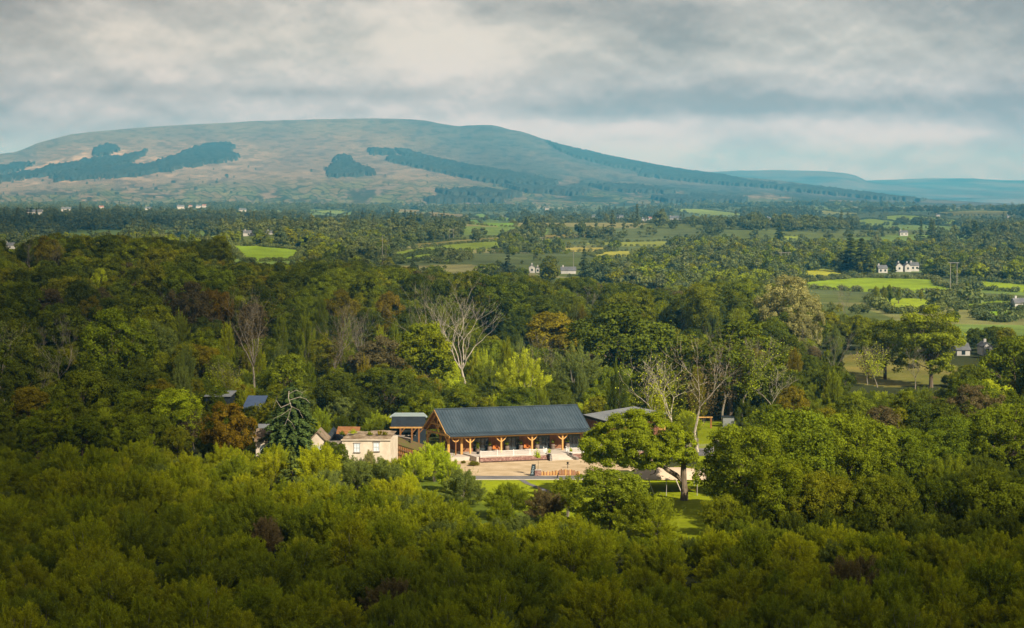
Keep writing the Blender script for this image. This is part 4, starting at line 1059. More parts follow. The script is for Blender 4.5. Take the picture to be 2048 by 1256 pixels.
# stone trough with its young tree, notice board, log edging, lamp, posts in the forecourt
x, y, z = W3(1076, 951.5); t = empty('stone_planter', (x, y, 0)); tag(t, 'square red stone planter beside the leaning notice board', 'planter')
mb = MB(); mb.box((x, y, .48), (1.0, 1.0, .96)); mb.build('trough', M['redstone'], t); mb = MB(); mb.box((x, y, .98), (1.1, 1.1, .06)); mb.build('coping', M['slab'], t)
V, T, r, _ = crown_shoots(11, .8, 3.0, 0, 46, 20, .17); t = empty('young_tree', (x, y, 1.01)); tag(t, 'slim young tree with yellow green leaves in the stone planter', 'tree')
new_obj('crown', tri_mesh('sapling_leaves', V*np.array([.9,.9,1])+np.array([0,0,.9]), T, M['bright'], r), t)
mb = MB(); mb.tube([(x,y,1.0),(x+.05,y,2.2),(x,y,3.6)], [.05,.04,.015], 6); mb.build('trunk', M['bark'], t)
x, y, z = W3(1066, 951.8); t = empty('notice_board', (x, y, 0)); tag(t, 'dark leaning A frame notice board with pale chalk writing', 'sign')
mb = MB(); mb.hexa([(x-.5,y-.35,.05),(x+.15,y-.35,.05),(x+.15,y-.28,.05),(x-.5,y-.28,.05),(x-.2,y+.02,1.9),(x+.45,y+.02,1.9),(x+.45,y+.09,1.9),(x-.2,y+.09,1.9)]); bd = mb.build('board', M['blackboard'], t)
mb = MB()
for k, (u0, u1) in enumerate(((.25,.75),(.35,.65),(.2,.8),(.4,.6),(.3,.7),(.35,.7))):
    f = .18+.12*k; yy = y-.35+.37*f-.012; xx = x-.5+.3*f; zz = .05+1.85*f
    mb.bar((xx+.65*u0, yy, zz), (xx+.65*u1, yy, zz+.01), .02, .07)
mb.build('chalk_writing', M['chalk'], bd)
mb = MB(); mb.hexa([(x-.1,y+.75,.0),(x+.5,y+.75,.0),(x+.5,y+.8,.0),(x-.1,y+.8,.0),(x-.15,y+.1,1.85),(x+.42,y+.1,1.85),(x+.42,y+.15,1.85),(x-.15,y+.15,1.85)]); mb.build('rear_leg', M['blackboard'], t)
t0 = W3(1084, 951.2); t1 = W3(1158, 950.5); t = empty('log_edging', ((t0[0]+t1[0])/2, t0[1], 0)); tag(t, 'low row of upright orange brown logs edging the forecourt', 'log fence')
rg = random.Random(4)
for i in range(26):
    f = i/25; x = t0[0]+(t1[0]-t0[0])*f; y = t0[1]+(t1[1]-t0[1])*f; h = rg.uniform(.55, .8)+.35*math.exp(-((f-.62)/.2)**2)
    mb = MB(); mb.tube([(x,y,-.1),(x,y,h)], [.105,.10], 8); mb.build('log', M[rg.choice(['timber','timberd','terracotta'])], t)
def lamp(px, py, h, label, name='lantern_post'):
    x, y, z = W3(px, py); t = empty(name, (x, y, 0)); tag(t, label, 'lamp post')
    mb = MB(); mb.tube([(x,y,0),(x,y,h*.72)], [.06,.04], 8); mb.build('post', M['blackmetal'], t)
    mb = MB(); mb.lathe((x,y,h*.72), [(.08,0),(.2,.22),(.22,.26),(.05,.42)], 8); mb.build('lantern', M['blackmetal'], t)
    mb = MB(); mb.bar((x-.3,y,h*.66),(x+.3,y,h*.66), .05); mb.build('crossbar', M['blackmetal'], t)
lamp(1135.5, 937, 1.0, 'small dark lantern post standing alone on the sandy forecourt')
x, y, z = W3(1114, 957); t = empty('verge_post', (x, y, 0)); tag(t, 'short dark slanting post at the lawn side of the grey road', 'post')
mb = MB(); mb.tube([(x,y,0),(x+.18,y,.8)], [.09,.10], 8); mb.build('shaft', M['blackmetal'], t); mb = MB(); mb.lathe((x+.18,y,.8), [(.12,0),(.13,.08),(.05,.16)], 8); mb.build('cap', M['blackmetal'], t)
x, y, z = W3(1156, 972); t = empty('gate_post', (x, y, 0)); tag(t, 'pale square post between the road and the lawn bushes', 'post')
mb = MB(); mb.box((x,y,.7),(.2,.2,1.4)); mb.build('shaft', M['slab'], t); mb = MB(); mb.box((x-.25,y,1.5),(.7,.14,.14)); mb.build('crossbar', M['blackmetal'], t)

# ------------------------------------------------------------------ old house on the left, ruins, palisade
def old_house():
    Yf = 331.0
    xl, xr = at(684, 900, Yf)[0], at(780.5, 900, Yf)[0]
    zt = at(780, 880.5, Yf)[2]
    t = empty('derelict_house', ((xl+xr)/2, Yf+3, 0)); tag(t, 'cream rendered derelict house with weedy sagging roof and two pale windows', 'house')
    w = MB(); w.hexa([(xl,Yf,-.3),(xr,Yf,-.3),(xr+.9,Yf+6.5,-.3),(xl+.9,Yf+6.5,-.3),(xl,Yf,zt),(xr,Yf,zt),(xr+.9,Yf+6.5,zt),(xl+.9,Yf+6.5,zt)]); w.build('wall', M['render'], t)
    c = MB(); c.box(((xl+xr)/2, Yf-.08, zt+.06), (xr-xl+.3, .35, .16)); c.build('eaves', M['render'], t)
    n = 24; m_ = 8; V = []; Fc = []
    for j in range(m_+1):
        for i in range(n+1):
            f = i/n; g = j/m_; x = xl+(xr-xl)*f+.9*g*.9; y = Yf+.05+5.4*g; z = zt+.16+.75*g+.35*(float(fbm(f*6, g*4, 3, 3))-.5)
            V.append((x, y, z))
    for j in range(m_):
        for i in range(n):
            a = j*(n+1)+i; Fc.append((a, a+1, a+n+2, a+n+1))
    r = MB(); r.v = V; r.f = Fc; r.build('roof', M['oldsheet'], t)
    r = MB(); xa, xb = at(673, 864, Yf+5)[0], at(718, 864, Yf+5)[0]
    r.hexa([(xa,Yf+4.6,zt+.5),(xb,Yf+4.6,zt+.3),(xb,Yf+8,zt+1.15),(xa,Yf+8,zt+1.2),(xa,Yf+4.6,zt+.75),(xb,Yf+4.6,zt+.6),(xb,Yf+8,zt+1.35),(xa,Yf+8,zt+1.4)]); r.build('rusty_roof_sheet', M['rust'], t)
    for px in (714, 752.8):
        x = at(px, 895, Yf)[0]; z1 = at(px, 887 if px < 730 else 885.3, Yf)[2]; z0 = at(px, 903.8 if px < 730 else 902, Yf)[2]
        f = MB(); hw = .48
        for s_ in (-1, 1): f.box((x+s_*hw, Yf-.04, (z0+z1)/2), (.10, .12, z1-z0))
        for zz in (z0, z1, (z0+z1)/2): f.box((x, Yf-.043, zz), (hw*2, .11, .07))
        f.box((x, Yf-.045, (z0+z1)/2), (.05, .10, z1-z0-.08))
        fr = f.build('window', M['whitehouse'], t)
        g = MB(); g.box((x, Yf-.01, (z0+z1)/2), (hw*2-.1, .06, z1-z0-.07)); g.build('pane', M['netcurtain'], fr)
        s_ = MB(); s_.box((x, Yf-.08, z0-.08), (1.25, .24, .10)); s_.build('sill', M['greystone'], fr)
        h_ = MB(); h_.box((x, Yf-.05, z1+.10), (1.25, .14, .12)); h_.build('lintel', M['greystone'], fr)
    KEEP.append(((xl+xr)/2, Yf+3, 5)); KEEP.append((xl+2, Yf+3, 4)); KEEP.append((xr-2, Yf+3, 4))
    # plants rooted on the roof
    for px, py, s_, mt in ((707,876,.9,'bright'),(760,873,.7,'gold'),(684,868,.6,'broad'),(770,876,.5,'gold'),(740,872,.5,'broad')):
        p = at(px, py, Yf+2.5); V, T, rr, _ = crown_shoots(int(px), s_, s_*1.3, 0, 30, 18, .18)
        tuft = new_obj('roof_weed', tri_mesh('weed_leaves', V, T, M[mt], rr), None, (p[0], p[1], zt+.45)); tag(tuft, {707:'bright green weed sprouting mid roof of the derelict house', 760:'yellowish weed tuft near the right end of the derelict roof', 684:'weed at the left end of the derelict roof below the rusty sheet', 770:'small yellow weed at the right corner of the derelict roof', 740:'green weed between the windows on the derelict roof'}[px], 'weed', 'weeds growing on the derelict roof')
old_house()
def gable_house(name, px0, px1, py_eave, py_base, Y, depth, rise, label, wall='render', roof='houseroof', axis='x', win=0):
    x0, x1 = at(px0, py_base, Y)[0], at(px1, py_base, Y)[0]; z1 = at(px0, py_eave, Y)[2]; z0 = min(at(px0, py_base, Y)[2], float(terrain(x0, Y))) - .3
    g0 = float(terrain((x0+x1)/2, Y)); cx = (x0+x1)/2
    t = empty(name, (cx, Y+depth/2, g0)); tag(t, label, 'house')
    w = MB(); o = .25
    if axis == 'x':      # ridge runs across the view
        w.hexa([(x0,Y,z0),(x1,Y,z0),(x1,Y+depth,z0),(x0,Y+depth,z0),(x0,Y,z1),(x1,Y,z1),(x1,Y+depth,z1),(x0,Y+depth,z1)])
        w.hexa([(x0,Y,z1),(x1,Y,z1),(x1,Y+depth,z1),(x0,Y+depth,z1),(x0,Y+depth*.49,z1+rise*.95),(x1,Y+depth*.49,z1+rise*.95),(x1,Y+depth*.51,z1+rise*.95),(x0,Y+depth*.51,z1+rise*.95)])
        r = MB()
        r.hexa([(x0-o,Y-o,z1-.1),(x1+o,Y-o,z1-.1),(x1+o,Y+depth/2,z1+rise),(x0-o,Y+depth/2,z1+rise),(x0-o,Y-o,z1+.1),(x1+o,Y-o,z1+.1),(x1+o,Y+depth/2,z1+rise+.2),(x0-o,Y+depth/2,z1+rise+.2)])
        r.hexa([(x0-o,Y+depth/2,z1+rise),(x1+o,Y+depth/2,z1+rise),(x1+o,Y+depth+o,z1-.1),(x0-o,Y+depth+o,z1-.1),(x0-o,Y+depth/2,z1+rise+.197),(x1+o,Y+depth/2,z1+rise+.197),(x1+o,Y+depth+o,z1+.1),(x0-o,Y+depth+o,z1+.1)])
    else:                # gable faces the view
        xm = cx
        w.hexa([(x0,Y,z0),(x1,Y,z0),(x1,Y+depth,z0),(x0,Y+depth,z0),(x0,Y,z1),(x1,Y,z1),(x1,Y+depth,z1),(x0,Y+depth,z1)])
        w.hexa([(x0,Y,z1),(x1,Y,z1),(x1,Y+depth,z1),(x0,Y+depth,z1),(xm-.05,Y,z1+rise*.95),(xm+.05,Y,z1+rise*.95),(xm+.05,Y+depth,z1+rise*.95),(xm-.05,Y+depth,z1+rise*.95)])
        r = MB()
        for s_, xe in ((-1, x0-o), (1, x1+o)):
            P = [(xe,Y-o,z1-.1),(xm,Y-o,z1+rise),(xm,Y+depth+o,z1+rise),(xe,Y+depth+o,z1-.1)]
            P2 = [(p[0],p[1],p[2]+.2) for p in P]; r.hexa(P+P2 if s_ < 0 else P[::-1]+P2[::-1])
    wl = w.build('wall', M[wall], t); rf = r.build('roof', M[roof], t)
    c = MB(); cxx = x0+(x1-x0)*.15 if axis == 'x' else cx; c.box((cxx, Y+depth/2, z1+rise+.45), (.7,.7,1.1)); (c.build('chimney', M[wall], rf) if Y > 400 else None)
    H_ = z1-max(z0+.3, g0)
    for k in range(win):
        x = x0+(x1-x0)*(k+.5)/win; f = MB(); f.box((x, Y-.03, z1-min(1.3, H_*.45)), (1.0, .08, 1.15)); f.build('window', M['netcurtain'] if Y < 340 else M['glass'], t)
    KEEP.append((cx, Y+depth/2, max(abs(x1-x0), depth)*.55)); return t
gable_house('ruined_cottage', 512, 572, 882, 935, 332, 6, 1.6, 'ruined cream cottage left of the dark fir, half hidden by branches', 'render', 'oldsheet', 'x', 2)
gable_house('stone_outhouse', 618, 652, 884, 930, 330, 6, 1.6, 'cream gabled outhouse between the dark fir and the derelict house', 'render', 'oldsheet', 'y', 1)
gable_house('slate_shed', 505, 538, 860, 882, 346, 5, .6, 'small grey rendered shed above the ruined cottage', 'slab', 'greyroof', 'x', 0)
# dark gable next to the derelict house
t = empty('slate_gable', (at(663,880,338)[0], 338, 0)); tag(t, 'dark pointed slate gable left of the derelict house roof', 'roof')
mb = MB(); p = [at(648,882,337), at(682,881,337), at(664,857,340)]; mb.hexa([(p[0][0],337,0),(p[1][0],337,0),(p[1][0],343,0),(p[0][0],343,0),tuple(p[0]),tuple(p[1]),(p[1][0],343,p[1][2]),(p[0][0],343,p[0][2])]); mb.build('wall', M['greystone'], t)
mb = MB(); a_, b_, c_ = p; mb.quad(tuple(a_), tuple(b_), (c_[0],338,c_[2])); mb.quad(tuple(a_), (c_[0],338,c_[2]), (c_[0],343,c_[2]), (a_[0],343,a_[2])); mb.quad((c_[0],338,c_[2]), tuple(b_), (b_[0],343,b_[2]), (c_[0],343,c_[2])); mb.build('roof', M['darkroof'], t)
# blue shed in the wood
x0, x1 = at(484,800,372)[0], at(524,800,372)[0]; zt = at(500,792,380)[2]; zb = at(500,816,372)[2]
t = empty('blue_roofed_shed', ((x0+x1)/2, 377, 0)); tag(t, 'shed with plain blue sheet roof among the trees above the cottage', 'shed')
mb = MB(); mb.hexa([(x0,372,zb-.15),(x1,372,zb-.15),(x1,381,zt-.15),(x0,381,zt-.15),(x0,372,zb),(x1,372,zb),(x1,381,zt),(x0,381,zt)]); mb.build('roof', M['bluesheet'], t)
mb = MB(); mb.hexa([(x0+.3,372.4,0),(x1-.3,372.4,0),(x1-.3,380.6,0),(x0+.3,380.6,0),(x0+.3,372.4,zb-.16),(x1-.3,372.4,zb-.16),(x1-.3,380.6,zt-.3),(x0+.3,380.6,zt-.3)]); mb.build('wall', M['darkroof'], t); KEEP.append(((x0+x1)/2, 377, 5))
x0, x1 = at(408,790,378)[0], at(462,790,378)[0]; zt = at(430,783,384)[2]; zb = at(430,792,378)[2]
t = empty('grey_roofed_shed', ((x0+x1)/2, 382, 0)); tag(t, 'shed with flat pale grey roof, just left of the blue roof', 'shed')
mb = MB(); mb.hexa([(x0,378,zb-.15),(x1,378,zb-.15),(x1,386,zt-.15),(x0,386,zt-.15),(x0,378,zb),(x1,378,zb),(x1,386,zt),(x0,386,zt)]); mb.build('roof', M['greyroof'], t)
mb = MB(); mb.hexa([(x0+.3,378.4,0),(x1-.3,378.4,0),(x1-.3,385.6,0),(x0+.3,385.6,0),(x0+.3,378.4,zb-.16),(x1-.3,378.4,zb-.16),(x1-.3,385.6,zt-.3),(x0+.3,385.6,zt-.3)]); mb.build('wall', M['darkroof'], t)
# stepped palisade and stone wall between house and barn
def run_wall(name, pts, label, cat, mat, top='slab', w=.4):
    """pts: (px, py_top, z_base, Y)"""
    P = [(at(px, py, Y)[0], Y, zb, at(px, py, Y)[2]) for px, py, zb, Y in pts]
    t = empty(name, (P[0][0], P[0][1], P[0][2])); tag(t, label, cat); mb = MB(); cp = MB()
    for (x0,y0,b0,t0),(x1,y1,b1,t1) in zip(P, P[1:]):
        mb.hexa([(x0,y0,b0),(x1,y1,b1),(x1,y1+w,b1),(x0,y0+w,b0),(x0,y0,t0),(x1,y1,t1),(x1,y1+w,t1),(x0,y0+w,t0)])
        cp.hexa([(x0,y0-.05,t0+.002),(x1,y1-.05,t1+.002),(x1,y1+w+.05,t1+.002),(x0,y0+w+.05,t0+.002),(x0,y0-.05,t0+.12),(x1,y1-.05,t1+.12),(x1,y1+w+.05,t1+.12),(x0,y0+w+.05,t0+.12)])
    mb.build('stonework', M[mat], t); cp.build('coping', M[top], t); return t
run_wall('ramp_wall', [(766,867,0,350),(778,869,0,347),(800,873.5,0,345),(821,878,0,343),(821.5,880,0,342.5)], 'grey stone ramp wall with pale coping left of the barn gable', 'stone wall', 'greystone')
mb = MB(); P = [at(781,884,340), at(815,893,339), at(850,905,338), at(850,905,338)]
mb.hexa([(P[0][0],341,-.2),(P[2][0],339,-.2),(P[2][0],345,-.2),(P[0][0],347,-.2),tuple(P[0]),tuple(P[2]),(P[2][0],344,P[2][2]+.5),(P[0][0],346,P[0][2]+.6)])
tag(mb.build('bank', M['bank']), kind='structure')
t = empty('palisade_fence', (at(781,900,338)[0], 338, 0)); tag(t, 'brown log palisade stepping down between derelict house and barn', 'fence')
for i in range(19):
    f = i/18; px = 781+66*f; Y = 338-1.5*f; p = at(px, 887+20*f, Y); mb = MB(); mb.tube([(p[0],p[1],-.2),(p[0],p[1],p[2])], [.13,.11], 7); mb.build('log', M['timberd'], t)
for k in (.5, 1.3):
    mb = MB(); p, q = at(781,887,337.7), at(847,907,336.2); mb.bar((p[0],p[1],p[2]-k),(q[0],q[1],max(q[2]-k,.1)), .10); mb.build('rail', M['barrel'], t)

# ------------------------------------------------------------------ tent, play lawn
def tent():
    x0, x1 = at(1262,960,301)[0], at(1424,960,301)[0]; y0, y1 = 301.0, 312.5
    t = empty('stretch_tent', ((x0+x1)/2, (y0+y1)/2, 0)); tag(t, 'sand coloured stretch tent on thin poles behind the oak trunk', 'tent')
    n, m_ = 40, 22; V = []; Fc = []
    for j in range(m_+1):
        for i in range(n+1):
            u, v = i/n, j/m_
            x = x0+(x1-x0)*u; y = y0+(y1-y0)*v
            x += (-1 if u < .5 else 1)*-.9*math.sin(math.pi*v)*abs(u-.5)*2; y += (-1 if v < .5 else 1)*-.7*abs(math.sin(math.pi*u*3))*abs(v-.5)*2
            z = 2.35 + 1.15*math.sin(math.pi*min(v*1.25, 1))**.8*(.75+.35*math.sin(math.pi*u)) - .12*abs(math.sin(math.pi*u*3))*(1-v)
            V.append((x, y, z))
    for j in range(m_):
        for i in range(n):
            a = j*(n+1)+i; Fc.append((a, a+1, a+n+2, a+n+1))
    r = MB(); r.v = V; r.f = Fc; r.build('canopy', M['canvas'], t, smooth=True)
    for px in (1332.5, 1394):
        x = at(px, 990, 300.6)[0]; mb = MB(); mb.tube([(x,300.4,0),(x+.1,301.2,2.5)], [.05,.05], 6); mb.build('pole', M['pole'], t)
    for px, dx in ((1298, .8), (1353, .9)):
        x = at(px, 960, 301)[0]; mb = MB(); mb.tube([(x+dx,299.6,0),(x-.1,301.2,2.45)], [.07,.07], 6); mb.build('slanted_pole', M['slab'], t)
    for fx in (.15, .5, .85):
        x = x0+(x1-x0)*fx; mb = MB(); mb.tube([(x,310.5,0),(x,311,3.0)], [.05,.05], 6); mb.build('pole', M['pole'], t)
    KEEP.append(((x0+x1)/2, 306, 9)); KEEP.append((x0+2, 306, 6)); KEEP.append((x1-2, 306, 6))
    x = at(1384,979,304)[0]; b = empty('picnic_bench', (x, 304, 0)); tag(b, 'low timber bench in the shade under the tent', 'bench')
    mb = MB(); mb.box((x,304,.45),(1.8,.4,.07)); mb.build('seat', M['timber'], b)
    for s_ in (-1, 1): mb = MB(); mb.box((x+s_*.7,304,.2),(.1,.35,.42)); mb.build('leg', M['timberd'], b)
tent()
def play():
    x, y, z = W3(1422, 856); t = empty('timber_swing', (x, y, 0)); tag(t, 'orange brown timber swing frame on the far lawn', 'swing')
    for dx in (0, -3.4):
        mb = MB(); mb.box((x+dx,y,1.0 if dx == 0 else .95),(.32,.32,2.1)); mb.build('post', M['timberd'], t)
    mb = MB(); mb.bar((x-3.7,y,2.1),(x+.3,y,2.12), .22); mb.build('beam', M['timber'], t)
    for dx in (-1.4, -2.2):
        mb = MB(); mb.bar((x+dx,y,.6),(x+dx,y,2.0), .03); mb.build('rope', M['slab'], t)
    mb = MB(); mb.box((x-1.8,y,.6),(.9,.25,.05)); mb.build('seat', M['timberd'], t)
    for (pa, pb, lab) in (((1372,894),(1396,893),'pale vertical board fence left of the bar gate'),((1428,895),(1452,905),'pale vertical board fence right of the bar gate')):
        p, q = W3(*pa), W3(*pb); t = empty('board_fence', (p[0], p[1], 0)); tag(t, lab, 'fence')
        n = int(math.dist(p, q)/.22)+1
        for i in range(n+1):
            f = i/n; X = p[0]+(q[0]-p[0])*f; Yy = p[1]+(q[1]-p[1])*f; mb = MB(); mb.box((X,Yy,.75+.1*math.sin(i*2.3)),(.17,.05,1.6)); mb.build('board', M['greybark'], t)
        mb = MB(); mb.bar((p[0],p[1]+.06,.5),(q[0],q[1]+.06,.5), .08); mb.build('rail', M['timberd'], t)
    p, q = W3(1397,903), W3(1427,903); t = empty('bar_gate', ((p[0]+q[0])/2, p[1], 0)); tag(t, 'grey metal bar gate between two board fences', 'gate')
    for z in (.3,.55,.8,1.05,1.3): mb = MB(); mb.bar((p[0],p[1],z),(q[0],q[1],z), .05); mb.build('bar', M['hoop'], t)
    for e in (p, q): mb = MB(); mb.box((e[0],e[1],.75),(.12,.12,1.6)); mb.build('gate_stile', M['hoop'], t)
    g = W3(1397,897), W3(1430,897), W3(1432,912), W3(1397,912); mb = MB(); mb.quad(*[(a[0],a[1],.05) for a in g]); tag(mb.build('gateway_ground', M['asphalt']), kind='structure')
    p = W3(1457,855); t = empty('grey_shed', (p[0], p[1], 0)); tag(t, 'small grey shed at the right edge of the far lawn', 'shed')
    mb = MB(); mb.box((p[0],p[1]+1,1),(2.2,2,2)); mb.build('wall', M['greyroof'], t); mb = MB(); mb.box((p[0],p[1]+1,2.07),(2.5,2.3,.14)); mb.build('roof', M['darkroof'], t)
play()
# clipped hedge behind the tent
def clipped_hedge(px0, px1, Y, h, d, label):
    x0, x1 = at(px0, 960, Y)[0], at(px1, 960, Y)[0]; rng = np.random.default_rng(9); n = 9000
    P = np.stack([rng.uniform(0, x1-x0, n), rng.uniform(0, d, n), rng.uniform(0, h, n)], 1); Nn = rng.normal(0, .3, (n, 3))
    face = rng.integers(0, 3, n); P[face == 0, 1] = rng.uniform(-.1, .15, (face == 0).sum()); Nn[face == 0] += (0,-1,.2); P[face == 1, 2] = h + rng.uniform(-.2, .12, (face == 1).sum()); Nn[face == 1] += (0,0,1)
    P[:, 2] += .2*np.sin(P[:, 0]*1.4)
    V = leaf_tris(P, Nn, .2, rng, .4); o = new_obj('clipped_hedge', tri_mesh('hedge_leaves', V, tri_index(n), M['broad'], rng.uniform(0, 1, n)), None, (x0, Y, 0)); tag(o, label, 'hedge')
clipped_hedge(1296, 1412, 316, 2.0, 1.6, 'dark clipped hedge in the shade behind the tent')

# ------------------------------------------------------------------ houses across the valley
HOUSES = [ # px0,px1,eave row,base row,win,axis,roof,label
 (1058,1070,535,546,1,'y','houseroof','white gabled house just above the wood in mid picture'),
 (1072,1079,537,546,1,'y','houseroof','small white gabled annexe right of the mid picture white house'),
 (1122,1152,541,548,0,'x','houseroof','low grey roofed barn right of the mid picture white house'),
 (1757,1775,537,546,2,'x','houseroof','low white house at the left of the farm group on the right'),
 (1792,1806,532,544,1,'y','houseroof','white house second in the farm group, behind trees'),
 (1810,1822,532,544,1,'y','houseroof','white gabled house third in the farm group'),
 (1822,1838,531,543,2,'x','houseroof','white house at the right end of the farm group'),
 (1914,1940,700,712,1,'x','houseroof','house with dark roof beside the rough meadow on the right'),
 (1966,1984,694,712,1,'y','houseroof','white gable end among trees at the right, near the meadow'),
 (2030,2066,606,622,2,'x','houseroof','white house cut off by the right edge above the green lawn'),
 (8,32,491,498,1,'x','houseroof','pale house in dark trees at the far left'),
 (486,508,466,472,1,'x','houseroof','pale shed roof beyond the left wood'),
 (533,546,466,469,0,'x','houseroof','low pale barn right of the shed beyond the left wood'),
 (1800,1816,465,472,2,'x','houseroof','lone white house in the trees below the bright far fields'),
 (1234,1247,433,439,2,'x','houseroof','white farmhouse left of centre in the far plain'),
 (1284,1294,438,443,1,'x','houseroof','white house right of the far farmhouse'),
 (1296,1306,436,441,1,'x','redroof','pale red roofed house in the far plain'),
 (1338,1362,437,441,0,'x','houseroof','long grey shed in the far plain'),
 (1090,1098,417,421,0,'x','houseroof','small pale house in the upper far plain'),
 (1182,1192,433,437,0,'x','houseroof','small pale cottage left of the far farmhouse'),
 (52,84,424,430,2,'x','houseroof','white terrace at the far left of the valley'),
 (122,141,418,423,2,'x','houseroof','bright white house on the left valley edge'),
 (197,208,414,417,0,'x','redroof','small pinkish house on the left valley edge'),
 (290,303,417,420,0,'x','houseroof','long white shed on the valley edge'),
 (354,368,413,418,2,'x','houseroof','white house left of the village row'),
 (376,384,412,416,1,'x','redroof','small red roofed house in the village row'),
 (392,402,412,416,1,'x','houseroof','white house in the middle of the village row'),
 (404,413,411,415,1,'x','redroof','red roofed house at the right of the village row'),
 (418,432,398,401,0,'x','whitehouse','pale shed on the lower mountain slope'),
 (478,492,420,424,0,'x','houseroof','white building right of the village row'),
 (1388,1394,393,396,0,'x','houseroof','tiny white house low on the right hillside'),
 (1535,1541,436,440,0,'x','houseroof','white speck of a house on the right plain'),
 (2015,2020,432,436,0,'x','houseroof','tiny pale house near the right edge of the plain'),
 (1873,1880,430,433,0,'x','houseroof','tiny white house above the bright far fields')]
def houses():
    for px0, px1, e, b, win, ax, rf, lab in HOUSES:
        x, Y, h = ground_hit((px0+px1)/2, b)
        Y = min(Y, 6200)
        s = F/Y; wdt = (px1-px0)/s
        roofrise = min(max(wdt*.22, 1.6), 4)
        if ax == 'y': roofrise = wdt*.42
        gable_house('farmhouse' if win else 'barn_building', px0, px1, e, b+1, Y, min(max(7, wdt*.5), 12), roofrise, lab, 'whitehouse', rf, ax, win)
        KEEP[-1] = (*KEEP[-1][:2], max(wdt, 8)*.7)
        if Y < 6100: WINDOWS.append((px0, e-2, px1, b-2, Y-3))
houses()
# ------------------------------------------------------------------ power line poles
def pole_frame(px, py_top, py_base, w_px, label, double=True):
    x, Y, h = ground_hit(px, py_base); top = at(px, py_top, Y)[2]; w = w_px/F*Y
    if top < h+4: top = h+10
    t = empty('power_pole', (x, Y, h)); tag(t, label, 'power pole', 'wooden power poles across the valley')
    for s_ in ((-1, 1) if double else (0,)):
        mb = MB(); mb.tube([(x+s_*w*.3,Y,h-.3),(x+s_*w*.3,Y,top)], [.15,.11], 6); mb.build('pole', M['pole'], t)
    if double:
        mb = MB(); mb.bar((x-w*.5,Y,top-.1),(x+w*.5,Y,top-.1), .2, .2); mb.build('crossarm', M['pole'], t)
for a in ((1079,475,500,20,'twin leg power pole above the tan fields in mid picture'),(1569,505,540,24,'twin leg power pole left of the big green field'),
          (1907,525,578,22,'tall twin leg power pole in front of the big green field'),(903,459,480,12,'twin leg power pole on the brown hill left of centre')): pole_frame(*a)
for a in ((765,470,520,6,'single pole at the left of the mid picture fields'),(1147,430+70,540,6,'single pole right of the mid picture white house'),(1339,492,520,6,'single pole in the trees right of the tan fields'),
          (1477,500,524,6,'single pole left of the dark row of trees'),(1605,480,505,6,'single pole behind the twin pole on the right'),(896,462,481,5,'single pole beside the brown hill twin pole')): pole_frame(*a, double=False)
KEEP += [(B(10,4,0)[0], B(10,4,0)[1], 14), (B(2,4,0)[0], B(2,4,0)[1], 9), (B(18,4,0)[0], B(18,4,0)[1], 9), (at(815,870,355)[0], 357, 7)]
# ------------------------------------------------------------------ plants that can be told apart
def put(name, crown, trunk, px, py_base, py_top, H, label, cat, rz=None, z=None, wide=1.0, crown_name='crown', group=None, seed=0):
    """stands where its foot is seen on row py_base, as tall as its top is seen on row py_top"""
    if z is None: x, Y, z = ground_hit(px, py_base)
    else: Y = rowY(py_base, z); x = at(px, py_base, Y)[0]
    top = at(px, py_top, Y)[2]; s = (top-z)/H
    hw = 3.6*s*wide/Y*F; WINDOWS.append((px-hw*.5, py_top, px+hw*.5, py_top+(py_base-py_top)*.45, Y-2))
    e = plant(name, crown, trunk, (x, Y, z-.05), s*wide, rz if rz is not None else (px*1.7) % 6.28, crown_name, sz=s)
    tag(e, label, cat, group); KEEP.append((x, Y, 2.2*s*wide)); return e
